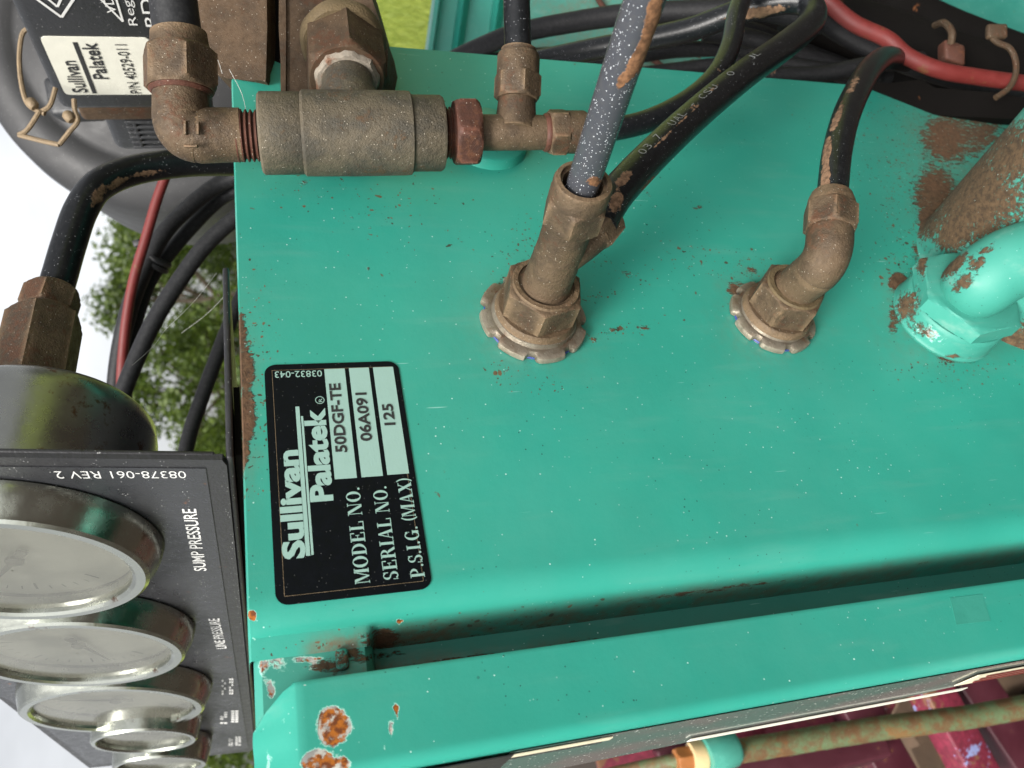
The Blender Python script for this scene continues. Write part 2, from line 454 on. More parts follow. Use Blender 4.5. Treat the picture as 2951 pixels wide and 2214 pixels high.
def glass_mat():
    t = NT('dusty_gauge_glass')
    n, l = t.n, t.l
    tr = n.new('ShaderNodeBsdfTransparent'); gl = n.new('ShaderNodeBsdfGlossy'); df = n.new('ShaderNodeBsdfDiffuse')
    gl.inputs['Roughness'].default_value = .12
    df.inputs['Color'].default_value = (.27, .27, .22, 1)
    lw = n.new('ShaderNodeFresnel'); lw.inputs['IOR'].default_value = 1.5
    m1 = n.new('ShaderNodeMixShader'); m2 = n.new('ShaderNodeMixShader')
    l.new(t.ramp(t.noise(35, 4, .6), .3, .7, .28, .48), m1.inputs[0]); l.new(tr.outputs[0], m1.inputs[1]); l.new(df.outputs[0], m1.inputs[2])
    l.new(lw.outputs[0], m2.inputs[0]); l.new(m1.outputs[0], m2.inputs[1]); l.new(gl.outputs[0], m2.inputs[2])
    l.new(m2.outputs[0], n['Material Output'].inputs['Surface'])
    return t.m
M['glass'] = glass_mat()
def film_mat():
    t = NT('clear_glossy_film')
    c = t.mix(t.ramp(t.noise(18, 3), .4, .6), (.08, .16, .135), (.16, .15, .14))
    c = t.mix(t.math('MULTIPLY', t.specks(800, .35, .25), .8), c, (.7, .72, .66))
    t.set(Base_Color=c, Roughness=.12, Specular_IOR_Level=.9)
    return t.m
M['clear_film'] = film_mat()
def leaf_mat(name, a, b):
    t = NT(name)
    oi = t.n.new('ShaderNodeNewGeometry').outputs['Random Per Island']
    c = t.mix(oi, a, b)
    t.set(Base_Color=c, Roughness=.55)
    tl = t.n.new('ShaderNodeBsdfTranslucent'); t.l.new(c, tl.inputs['Color'])
    mx = t.n.new('ShaderNodeMixShader'); mx.inputs[0].default_value = .45
    t.l.new(t.b.outputs[0], mx.inputs[1]); t.l.new(tl.outputs[0], mx.inputs[2])
    t.l.new(mx.outputs[0], t.n['Material Output'].inputs['Surface'])
    return t.m
M['leaf'] = leaf_mat('tree_leaf', (.038, .070, .009), (.11, .155, .025))
M['blade'] = leaf_mat('grass_blade', (.17, .24, .035), (.38, .43, .09))
def grass_ground():
    t = NT('lawn')
    c = t.mix(t.ramp(t.noise(6, 6, .7), .35, .65), (.15, .21, .035), (.33, .39, .075))
    t.set(Base_Color=c, Roughness=.9); t.set(Normal=t.bump(t.noise(60, 4), .8, .03))
    return t.m
M['lawn'] = grass_ground()

# ------------------------------------------------------------------ lettering
_dg = None
def text_mesh(txt, bold=0.0):
    cu = bpy.data.curves.new('lettering', 'FONT'); cu.body = txt; cu.offset = bold; cu.resolution_u = 3
    o = bpy.data.objects.new('lettering', cu); COL.objects.link(o)
    dg = bpy.context.evaluated_depsgraph_get(); dg.update()
    me = o.evaluated_get(dg).to_mesh()
    V = np.array([v.co[:] for v in me.vertices]); Fc = [tuple(p.vertices) for p in me.polygons]
    o.evaluated_get(dg).to_mesh_clear()
    bpy.data.objects.remove(o); bpy.data.curves.remove(cu)
    lo, hi = V[:, :2].min(0), V[:, :2].max(0)
    return (V[:, :2] - lo) / (hi - lo), Fc
def lay_text(mb, txt, bl, br, tl, lift, bold=0.0):
    """bl, br, tl = world corners of the lettering's box; made rectangular"""
    V, Fc = text_mesh(txt, bold)
    return lay2d(mb, V, Fc, bl, br, tl, lift)
def lay2d(mb, V, Fc, bl, br, tl, lift):
    bl, br, tl = Vector(bl), Vector(br), Vector(tl)
    U = br - bl; W = tl - bl; u = U.normalized(); W = W - u * W.dot(u)
    return mb.add([bl + U * float(p[0]) + W * float(p[1]) + Vector(lift) for p in V], Fc)

# hand-built serif capitals in a box of height 1 (thick stems, hairlines and slab serifs)
def _ring(cx, cy, rx, ry, ix, iy, a0=0, a1=360, n=26):
    vs, fs = [], []
    for k in range(n + 1):
        a = math.radians(a0 + (a1 - a0) * k / n)
        vs += [(cx + rx * math.cos(a), cy + ry * math.sin(a)), (cx + ix * math.cos(a), cy + iy * math.sin(a))]
    for k in range(n): fs.append((2 * k, 2 * k + 2, 2 * k + 3, 2 * k + 1))
    return vs, fs
def _q(*p): return list(p), [tuple(range(len(p)))]
def _r(a, b, c, d): return _q((a, b), (c, b), (c, d), (a, d))
ST, HL = .19, .055
def stem(x, w=ST, sl=.09, sr=.09):
    return [_r(x, 0, x + w, 1), _r(x - sl, 0, x + w + sr, HL), _r(x - sl, 1 - HL, x + w + sr, 1)]
GLY = {
 'M': (1.02, stem(.06, .05, .06, .08) + stem(.76, ST, .04, .07) + [_q((.08, 1), (.28, 1), (.54, .0), (.45, .0)), _q((.45, 0), (.51, 0), (.80, 1), (.74, 1))]),
 'O': (.82, [_ring(.41, .5, .39, .52, .20, .46)]),
 'D': (.84, stem(.09, ST, .09, .02) + [_ring(.28, .5, .50, .5, .31, .445, -90, 90)]),
 'E': (.76, stem(.09) + [_r(.28, 0, .68, HL), _r(.28, 1 - HL, .66, 1), _r(.28, .48, .50, .53), _r(.62, 0, .69, .3), _r(.60, .72, .67, 1), _r(.46, .38, .51, .63)]),
 'L': (.72, stem(.09) + [_r(.28, 0, .66, HL), _r(.60, 0, .67, .34)]),
 'N': (.92, [_r(.10, 0, .15, 1), _r(.02, 0, .24, HL), _r(.0, 1 - HL, .2, 1), _q((.08, 1), (.30, 1), (.80, 0), (.60, 0)), _r(.75, 0, .80, 1), _r(.66, 1 - HL, .90, 1)]),
 'S': (.66, [_ring(.32, .745, .27, .27, .13, .215, 30, 270), _ring(.32, .255, .28, .27, .11, .205, -150, 90), _r(.50, .68, .56, 1.0), _r(.04, 0, .09, .34), _q((.14, .60), (.30, .47), (.52, .40), (.36, .54))]),
 'R': (.88, stem(.09) + [_ring(.30, .74, .36, .26, .19, .21, -90, 90), _r(.26, .48, .32, .53), _q((.40, .50), (.58, .50), (.86, 0), (.66, 0))]),
 'I': (.38, stem(.095)),
 'A': (.90, [_q((.10, 0), (.16, 0), (.47, 1), (.40, 1)), _q((.58, 0), (.80, 0), (.50, 1), (.38, 1)), _r(.22, .30, .64, .35), _r(.0, 0, .26, HL), _r(.50, 0, .90, HL)]),
 'P': (.74, stem(.09) + [_ring(.30, .72, .38, .28, .20, .23, -90, 90)]),
 'G': (.84, [_ring(.42, .5, .40, .52, .21, .46, 40, 330), _r(.58, .0, .77, .42), _r(.48, .40, .84, .45), _r(.66, .66, .72, .96)]),
 'X': (.88, [_q((.06, 1), (.30, 1), (.80, 0), (.57, 0)), _q((.12, 0), (.19, 0), (.74, 1), (.66, 1)), _r(.0, 1 - HL, .36, 1), _r(.56, 1 - HL, .86, 1), _r(.0, 0, .30, HL), _r(.50, 0, .88, HL)]),
 '(': (.34, [_ring(.50, .5, .42, .68, .30, .62, 118, 242)]),
 ')': (.34, [_ring(-.16, .5, .42, .68, .30, .62, -62, 62)]),
 '.': (.26, [_ring(.11, .08, .085, .085, .0, .0)]),
 ' ': (.30, []),
}
def serif_text(mb, txt, bl, br, tl, nrm, space=.05):
    bl, br, tl = Vector(bl), Vector(br), Vector(tl)
    tot = sum(GLY[c][0] + space for c in txt)
    x, k = 0, 0
    for c in txt:
        w, prims = GLY[c]
        for vs, fs in prims:
            k += 1
            lay2d(mb, [((vx + x) / tot, vy) for vx, vy in vs], fs, bl, br, tl, Vector(nrm) * (1 + .06 * (k % 9)))
        x += w + space

# ================================================================== COMPRESSOR CABINET
X_R, Z_T, Z_B = 0.2655, 0.052, -0.62
cab = thing('compressor_cabinet', 'teal painted steel cabinet with black nameplate, worn corners and rust stains', 'compressor cabinet', (0.1, 0.1, Z_B))
# side panel: bent sheet, profile in X/Y swept down Z
def ch_depth(z):   # recess is shallow at the top, deep below the weld
    k = min(1, max(0, (.0195 - z) / .004)); return .0078 + .016 * k * k * (3 - 2 * k)
def side_profile(z):
    d = ch_depth(z)
    p = [(x, 0.0) for x in np.linspace(X_R, 0.0035, 236)]
    for a in np.linspace(0, 80, 10)[1:]:
        a = math.radians(a); p.append((.0035 - .0100 * math.sin(a), .0075 * (1 - math.cos(a))))
    x0, y0 = p[-1]; xw = -.0120 + .0035 * (d - .0078) / .016
    for k in (.33, .66, 1.0): p.append((x0 + (xw - x0) * k, y0 + (d + .0004 - y0) * k))
    return p
prof = side_profile(Z_T)
zs = list(np.concatenate([np.linspace(Z_T - .0005, -.34, 360), np.linspace(-.35, Z_B, 30)]))
rows = []
rows.append([(x, y + .012, Z_T + .0003) for x, y in prof])
rows.append([(x, y + .0015, Z_T) for x, y in prof])
rows += [[(x, y, z) for x, y in side_profile(z)] for z in zs]
mb = MB().grid(rows)
mb.grid([[(X_R, 0, z) for z in zs[::8]], [(X_R + .0006, .0012, z) for z in zs[::8]], [(X_R, .03, z) for z in zs[::8]]])
rust_face = [
    (518, 720, 20, 55, 0, .75), (530, 800, 26, 70, 0, .8), (532, 900, 26, 80, 0, .85), (524, 980, 20, 50, 0, .8), (560, 690, 30, 12, 0, .3), (520, 1010, 16, 60, 0, .6),
    (2045, 300, 95, 95, 20, .66), (2020, 420, 70, 100, 0, .70), (2120, 290, 100, 70, -40, .60), (2010, 470, 40, 40, 0, .8), (2150, 260, 60, 40, -20, .5), (2040, 500, 30, 40, 20, .8),
    (1940, 610, 26, 26, 0, .95), (1990, 540, 30, 40, 30, .6), (1930, 690, 20, 60, 0, .6), (2060, 775, 60, 14, 5, .7),
    (1590, 625, 30, 26, 0, .66), (1625, 585, 26, 16, 30, .50), (1150, 790, 80, 14, 8, .42),
    (1350, 590, 30, 9, 20, .48), (1295, 640, 26, 8, -10, .46), (1320, 715, 26, 7, -14, .52), (1390, 708, 30, 7, 12, .50), (1285, 735, 9, 9, 0, .6),
    (1095, 805, 16, 16, 0, .46), (1140, 520, 20, 30, 0, .42), (1180, 575, 14, 14, 0, .4), (1500, 450, 14, 7, 0, .5), (1170, 830, 8, 8, 0, .5), (1130, 560, 12, 22, 20, .45), (1640, 640, 14, 8, 0, .45),
    (655, 395, 18, 9, 0, .60), (600, 560, 8, 5, 0, .5), (760, 470, 12, 7, 30, .52), (800, 492, 10, 9, 0, .52), (752, 552, 11, 8, 40, .52), (795, 580, 9, 8, 0, .5), (840, 592, 8, 7, 0, .5), (820, 428, 8, 6, 0, .5), (700, 424, 7, 5, 0, .48), (870, 455, 9, 6, 0, .5), (1510, 448, 14, 7, 0, .58), (1640, 545, 9, 5, 0, .45), (1400, 420, 14, 7, 40, .5), (1230, 432, 9, 6, 0, .5), (1860, 900, 20, 8, 0, .28),
    (950, 1340, 260, 9, -8, .62), (820, 1372, 90, 12, -6, .7), (1500, 1280, 420, 8, -8, .52), (1900, 1232, 300, 7, -8, .4), (830, 1385, 40, 8, -5, .8),
]
chip_face = [(545, 1330, 11, 13, -30, .95), (866, 1344, 14, 7, 20, .75), (560, 1385, 22, 5, 20, .6), (600, 1398, 40, 4, 0, .55), (690, 1385, 60, 5, -4, .5), (760, 1318, 8, 4, 0, .45), (556, 1270, 5, 5, 0, .7),
             (900, 716, 10, 5, 20, .40), (520, 600, 4, 100, 0, .36), (640, 1372, 26, 4, 0, .5)]
def band(x0, y0, x1, y1, wup, wdn, st0, st1, base):
    fb = blobs(base)
    def fn(V):
        x, y = pix(V); k = np.clip((x - x0) / (x1 - x0), 0, 1)
        d = y - (y0 + (y1 - y0) * (x - x0) / (x1 - x0))
        w = np.where(d < 0, wup, wdn)
        return np.maximum(fb(V), (st0 + (st1 - st0) * k) * np.exp(-(d / w) ** 2) * np.clip((x - x0 + 60) / 60, 0, 1))
    return fn
mb.build('side_panel', M['teal'], cab, attrs={'stain': lambda V: np.maximum(band(700, 1402, 2212, 1204, 24, 60, 1.0, .55, [(0, 0, 1, 1, 0, 0)])(V), blobs([(2040, 350, 110, 130, 0, .5), (532, 880, 34, 190, 0, .35), (1930, 640, 40, 60, 0, .4), (1600, 620, 50, 40, 0, .4), (1150, 700, 124, 96, 0, .40), (1668, 700, 108, 86, 0, .40), (2035, 705, 130, 86, 0, .4)])(V)), 'spat': blobs([(1140, 560, 60, 70, 0, .55), (1180, 530, 40, 60, 20, .5), (1350, 590, 60, 12, 20, .7), (1295, 640, 50, 12, -8, .7), (1345, 713, 80, 12, -10, .85), (1285, 732, 16, 14, 0, .9), (1600, 590, 60, 40, 20, .8), (1500, 560, 60, 30, 0, .35), (1095, 805, 34, 26, 0, .7), (1180, 830, 60, 20, 0, .45), (1890, 300, 60, 160, 0, .22), (1960, 560, 50, 80, 0, .6), (545, 850, 40, 190, 0, .85), (2000, 250, 120, 60, 0, .5), (1940, 420, 40, 140, 0, .55), (820, 440, 240, 70, 20, .16), (2060, 800, 120, 30, 0, .4), (900, 1365, 320, 16, -8, .5)]), 'rust': band(790, 1398, 2212, 1206, 7, 40, .48, .30, rust_face), 'chip': blobs(chip_face)})

# recessed jamb behind the cover's edge
mb = MB()
xs = np.linspace(.006, -.0445, 60); zz = np.concatenate([np.linspace(Z_T - .001, -.36, 190), np.linspace(-.38, Z_B, 12)])
mb.grid([[(x, ch_depth(z) + .0004 + (.004 if z > Z_T - .002 else 0), z) for x in xs] for z in zz])
jr = [(800, 1420, 130, 14, -6, .58), (1000, 1425, 200, 12, -8, .60), (1250, 1385, 120, 8, -8, .5), (700, 1440, 60, 22, -10, .66), (760, 1410, 40, 30, 60, .6), (575, 1500, 16, 60, 0, .4), (735, 1440, 14, 30, 20, .7)]
jc = [(600, 1430, 40, 30, 20, .46), (560, 1440, 10, 50, 0, .62), (660, 1425, 60, 14, 0, .56), (590, 1490, 14, 30, 0, .6), (570, 1600, 10, 60, 0, .7), (690, 1440, 40, 10, -10, .5), (760, 1415, 12, 12, 0, .5)]
mb.build('door_jamb', M['teal_worn'], cab, attrs={'stain': band(760, 1462, 1500, 1368, 26, 40, .8, .2, [(0, 0, 1, 1, 0, 0)]), 'rust': band(780, 1464, 1500, 1368, 14, 30, .58, .25, jr), 'chip': blobs(jc)})
# weld lump across the recess
a = PY(742, 1440, .0075)
mb = MB().box(a + Vector((-.0010, -.0015, -.0016)), (.0060, 0, 0), (0, .004, 0), (0, 0, .0036), .0012)
mb.build('weld_bead', M['teal_worn'], cab, attrs={'rust': lambda V: np.full(len(V), .5), 'chip': lambda V: np.full(len(V), .3)})

# front cover: channel with a rounded front edge and a mitred, dented top
ct = .0402
pc = [(-.0212, .0016), (-.0212, .0002), (-.0216, 0.0)] + [(x, 0.0) for x in np.linspace(-.0225, -.0430, 26)]
for a in np.linspace(0, 90, 9)[1:]:
    a = math.radians(a); pc.append((-.0430 - .0037 * math.sin(a), .0037 * (1 - math.cos(a))))
def fy(z): return float(np.interp(z, [-.32, -.22, -.17, -.10, -.02], [.018, .027, .039, .046, .055]))
rows = []
zz = np.concatenate([np.linspace(ct, -.36, 190), np.linspace(-.37, Z_B, 20)])
for z in zz:
    rows.append([(x, y, z) for x, y in pc] + [(-.0467, y, z) for y in np.linspace(.005, fy(z), 12)] + [(-.0457, fy(z) + .001, z), (-.02, fy(z) + .001, z)])
top = []
for k, (h, b, sx) in enumerate(((.0008, .0003, 0), (.0035, .0022, .15), (.008, .0055, .5), (.0115, .0079, .9))):
    rr = []
    for (x, y) in [(q[0], q[1]) for q in rows[0]]:
        w = .00012 * math.sin(x * 700) * (k > 0)
        rr.append((min(x, -.0212 - .011 * sx) + w * .4, y + b if y < .02 else y, ct + h + w))
    top.append(rr)
mb = MB().grid(top[::-1] + rows)
cr = [(520, 1700, 10, 10, 0, 0.0), (1112, 1652, 16, 5, 20, .8)]
cc = [(722, 1572, 38, 46, 10, 1.0), (715, 1545, 26, 22, 0, .9), (690, 1648, 40, 34, 0, 1.0), (735, 1650, 26, 22, 0, .8), (850, 1560, 11, 42, 12, .62), (855, 1530, 12, 14, 0, .66), (878, 1477, 9, 6, 0, .62), (778, 1600, 5, 20, 15, .42), (835, 1600, 6, 40, 14, .42), (1110, 1646, 14, 7, 10, .7),
      (620, 1560, 26, 16, 60, .38), (575, 1640, 12, 40, 0, .5), (640, 1620, 8, 8, 0, .5), (600, 1500, 30, 8, -40, .45), (660, 1480, 10, 4, 0, .45)]
mb.build('front_cover', M['teal'], cab, attrs={'rust': blobs(cr), 'chip': blobs(cc)})

# clear film, tapes and warning label down the narrow front face
def front_pt(x, y, dx=0.0):
    X = -.0469 - dx
    w = ray(x, y); return CAM + w * ((X - CAM.x) / w.x)
def front_patch(pts, name, mat, dx, label=None):
    ps = [front_pt(x, y, dx) for x, y in pts]
    MB().prism(ps, (.0001, 0, 0)).build(name, mat, cab, smooth=False, label=label)
gx = [PY(x, y, -.0001) for x, y in ((2052, 1292), (2122, 1284), (2140, 1342), (2066, 1350))]
MB().prism(gx, (0, .00012, 0)).build('sticker_ghost', M['ghost'], cab, smooth=False, label='faint square ghost of a removed sticker')
z0, z1 = -.015, -.40
mb = MB().grid([[(-.0471, y, z) for y in np.linspace(.0040, fy(z) - .0008, 5)] for z in np.linspace(z0, z1, 30)])
mb.build('clear_film', M['clear_film'], cab, label='clear glossy film strip stuck down the narrow front face')
def front_strip(name, mat, za, zb, ya, yb, dx, lab=None):
    o = MB().box((-.0471 - dx, ya, zb), (-.0003, 0, 0), (0, yb - ya, 0), (0, 0, za - zb)).build(name, mat, cab, smooth=False)
    if lab: o['label'] = lab
front_strip('tape_strip', M['tag'], -.004, -.046, .0056, .0088, .0004, 'cream tape strip on the narrow front face')
front_strip('tape_strip', M['ink'], -.006, -.044, .0092, .0112, .0004)
wl_ = MB().box((-.0476, .0046, -.016), (-.0003, 0, 0), (0, .029, 0), (0, 0, .05)).build('warning_label', M['ink'], cab, smooth=False, label='black and yellow warning label at the cover edge')
for ya, yb, m in ((.0062, .0095, 'tag'), (.0135, .033, 'yellow')):
    MB().box((-.04795, ya, -.0155), (-.0002, 0, 0), (0, yb - ya, 0), (0, 0, .049)).build('label_band', M[m], wl_, smooth=False).matrix_parent_inverse = Matrix()
front_strip('paper_sticker', M['sticker'], -.085, -.20, .0365, .0405, .0005, 'white paper sticker with curling edge on the front face')
front_strip('striped_sticker', M['tag'], -.185, -.40, .013, .026, .0006, 'cream sticker with thin red lines on the front face')
for k in range(3): front_strip('red_line', M['cable_red'], -.19, -.39, .0145 + k * .0035, .0155 + k * .0035, .0011)

# ------------------------------------------------------------------ nameplate
def zl(zx, zy):  # zoomed crop pixel -> photo pixel
    return ((700 + zx / 2.185) * .74958, (1000 + zy / 2.185) * .74958)
def L(zx, zy, Y=0.0):
    return PY(*zl(zx, zy), Y)
pr, pb, pl, pt = (L(133, 116).x + L(972, 95).x) / 2, (L(972, 95).z + L(1199, 1530).z) / 2, (L(206, 1626).x + L(1199, 1530).x) / 2, (L(133, 116).z + L(206, 1626).z) / 2
def rounded(x0, z0, x1, z1, r, y, n=7):
    pts = []
    for cx, cz, a0 in ((x1 - r, z1 - r, 0), (x0 + r, z1 - r, 90), (x0 + r, z0 + r, 180), (x1 - r, z0 + r, 270)):
        for k in range(n + 1):
            a = math.radians(a0 + 90 * k / n); pts.append(Vector((cx + r * math.cos(a), y, cz + r * math.sin(a))))
    return pts
npl = MB().prism(rounded(pl, pb, pr, pt, .0037, -.0003), (0, .0003, 0)).build('nameplate', M['plate'], cab, smooth=False, label='black serial nameplate with pale lettering')
def sub(mb, name, mat, parent=npl, lab=None):
    o = mb.build(name, mat, cab, smooth=False)
    o.parent = parent
    if lab: o['label'] = lab
    return o
UPL = (0, -.00042, 0)
def lrect(q, name, mat, dy):
    xs_ = [(L(*q[0]).x + L(*q[1]).x) / 2, (L(*q[2]).x + L(*q[3]).x) / 2]
    zs_ = [(L(*q[0]).z + L(*q[3]).z) / 2, (L(*q[1]).z + L(*q[2]).z) / 2]
    sub(MB().prism([(xs_[0], -dy, zs_[0]), (xs_[0], -dy, zs_[1]), (xs_[1], -dy, zs_[1]), (xs_[1], -dy, zs_[0])], (0, .00005, 0)), name, mat)
lrect([(510, 145), (640, 140), (718, 828), (580, 838)], 'print_field', M['plate_print'], .00036)
lrect([(663, 138), (788, 135), (885, 815), (750, 825)], 'print_field', M['plate_print'], .00036)
lrect([(815, 133), (945, 130), (1045, 800), (912, 810)], 'print_field', M['plate_print'], .00036)
def ltext(txt, bl, br, tl, mat='plate_print', bold=0.0, serif=False, lift=.00042):
    mb = MB()
    A, B, T = L(*bl), L(*br), L(*tl)
    B.z = A.z = (A.z + B.z) / 2 if abs(A.z - B.z) < abs(A.x - B.x) else A.z
    if serif: serif_text(mb, txt, A, B, T, (0, -lift, 0))
    else: lay_text(mb, txt, A, B, T, (0, -lift, 0), bold)
    sub(mb, 'lettering', M[mat])
ltext('Sullivan', (398, 1332), (350, 652), (247, 1332), bold=.042)
for q in ([(342, 380), (366, 380), (412, 1318), (384, 1322)], [(375, 440), (384, 440), (440, 1312), (420, 1316)]):
    lrect(q, 'underline_bar', M['plate_print'], .00036)
ltext('Palatek', (567, 972), (523, 388), (424, 980), bold=.042)
ltext('R', (500, 352), (499, 330), (478, 352))
mbr = MB(); cpt = L(484, 340); rr_ = abs(L(484, 316).x - cpt.x)
mbr.lathe(cpt + Vector((0, -.00042, 0)), (0, 1, 0), [(rr_, 0), (rr_ * .84, 0)], 24, cap=False)
sub(mbr, 'trademark_ring', M['plate_print'])
# part number runs down the right-hand edge, upside down
mb = MB(); lay_text(mb, '03832-043', L(496, 152), L(200, 160), L(496, 192), (0, -.00042, 0), .005); sub(mb, 'lettering', M['plate_print'])
ltext('MODEL NO.', (795, 1490), (736, 882), (706, 1494), serif=True)
ltext('SERIAL NO.', (975, 1468), (905, 874), (887, 1474), serif=True)
ltext('P.S.I.G. (MAX)', (1140, 1452), (1055, 822), (1056, 1458), serif=True)
ltext('50DGF-TE', (655, 668), (616, 234), (582, 674), 'ink', .028, lift=.0005)
ltext('06A091', (815, 596), (780, 292), (740, 602), 'ink', .028, lift=.0005)
ltext('125', (957, 497), (945, 362), (890, 500), 'ink', .028, lift=.0005)
# thin scored outline just inside the edge
mb = MB(); ins = .0024; wd = .00012
for (x0, z0, x1, z1) in ((pl + ins, pt - ins - wd, pr - ins, pt - ins), (pl + ins, pb + ins, pl + ins + wd, pt - ins), (pr - ins, pb + ins, pr - ins + wd, pt - ins), (pl + ins, pb + ins, pr - ins, pb + ins + wd)):
    mb.add([(x0, -.00034, z0), (x1, -.00034, z0), (x1, -.00034, z1), (x0, -.00034, z1)], [(0, 1, 2, 3)])
sub(mb, 'scored_outline', M['wire'])
# round pressed plug in the face behind the small tee
c = PY(1050, 306); r = .0182
MB().lathe(c, (0, -1, 0), [(r * 1.02, 0), (r, .0012), (r * .97, .0045), (r * .9, .0055), (.001, .0058)], 56).build('round_plug', M['teal'], cab, attrs={'rust': lambda V: np.full(len(V), .12), 'chip': lambda V: np.full(len(V), .0)})

# ================================================================== INSTRUMENT PANEL
K = .0906
PN = Vector((-1, 0, K)).normalized(); PE = Vector((0, 1, 0)); PU = Vector((K, 0, 1)).normalized()
P0 = Vector((.0484, .003, .0569))
def pp(Y, s, h=0.0): return P0 + PE * Y + PU * s + PN * h
def onpanel(x, y, h=0.0):
    w = ray(x, y); o = P0 + PN * h
    return CAM + w * ((o - CAM).dot(PN) / w.dot(PN))
pan = thing('instrument_panel', 'black folded steel instrument panel standing on the cabinet with white lettering', 'instrument panel', P0)
out = [(-.0015, .17), (-.0015, .0012), (.002, 0), (.405, 0), (.413, .004), (.418, .032), (.43, .1095), (.2478, .1209), (.16, .15), (.10, .17)]
MB().prism([pp(y, s) for y, s in out], -PN * .0022).build('face_plate', M['panel_black'], pan, smooth=False)
flm = [(.0035, .165), (.0035, .0062), (.40, -.0 + .0045), (.41, .03), (.42, .106), (.25, .117), (.17, .145), (.12, .165)]
MB().prism([pp(y, s, .0003) for y, s in flm], -PN * .00025).build('printed_film', M['film'], pan, smooth=False)
# rounded fold and bottom flange running back along the cabinet top
rows = []
for a in np.linspace(0, 90, 7):
    a = math.radians(a); rows.append((-(.0022 + .002 * math.sin(a)) + .0022, -.0 - .0022 * (1 - math.cos(a))))
mb = MB().box(pp(-.0012, -.0005) + Vector((.001, 0, -.0016)), (PY(470, 590, .004).x - P0.x, 0, 0), (0, .40, 0), (0, 0, .0022), .0008)
mb.build('bottom_flange', M['panel_black'], pan)
MB().box((P0.x + .004, .006, Z_T + .0005), (.026, 0, 0), (0, .40, 0), (0, 0, P0.z - Z_T - .003)).build('gap_shade_strip', M['dark'], pan, smooth=False)  # near-black strip added to stand for the shaded gap under the panel
# narrow return along the near upright edge
mb = MB().box(pp(-.0018, .0035, -.0015), PU * .17, PE * .0022, -PN * .0016, .0008)
mb.build('side_return', M['panel_black'], pan)
mb = MB(); lay_text(mb, '08378-061 REV 2', onpanel(400, 1016), onpanel(116, 1016), onpanel(400, 1031), PN * .0004, -.008); mb.build('lettering', M['white_ink'], pan, smooth=False)
def ptext(txt, bl, br, tl, bold=.012):
    mb = MB(); A, B, T = onpanel(*bl), onpanel(*br), onpanel(*tl)
    lay_text(mb, txt, A, B, T, PN * .00045, bold); mb.build('lettering', M['white_ink'], pan, smooth=False)
ptext('SUMP PRESSURE', (447, 1231), (424, 1097), (420, 1232))
ptext('LINE PRESSURE', (490, 1399), (474, 1334), (467, 1398))
# far captions: too foreshortened to read in the photo, so only their blocks of print
for (x, y, w, h) in ((484, 1484, 10, 34), (500, 1482, 10, 36), (484, 1550, 17, 27), (508, 1547, 17, 27), (499, 1602, 10, 17), (515, 1600, 13, 20)):
    mb = MB()
    for r_ in range(2):
        for q in range(6):
            if random.random() < .2: continue
            x0, y0 = x - w / 2 + r_ * w / 2, y - h / 2 + q * h / 6
            ps = [onpanel(x0, y0), onpanel(x0 + w * .40, y0), onpanel(x0 + w * .40, y0 + h / 8), onpanel(x0, y0 + h / 8)]
            mb.add([p + PN * .00045 for p in ps], [(0, 1, 2, 3)])
    mb.build('caption_block', M['white_ink'], pan, smooth=False)

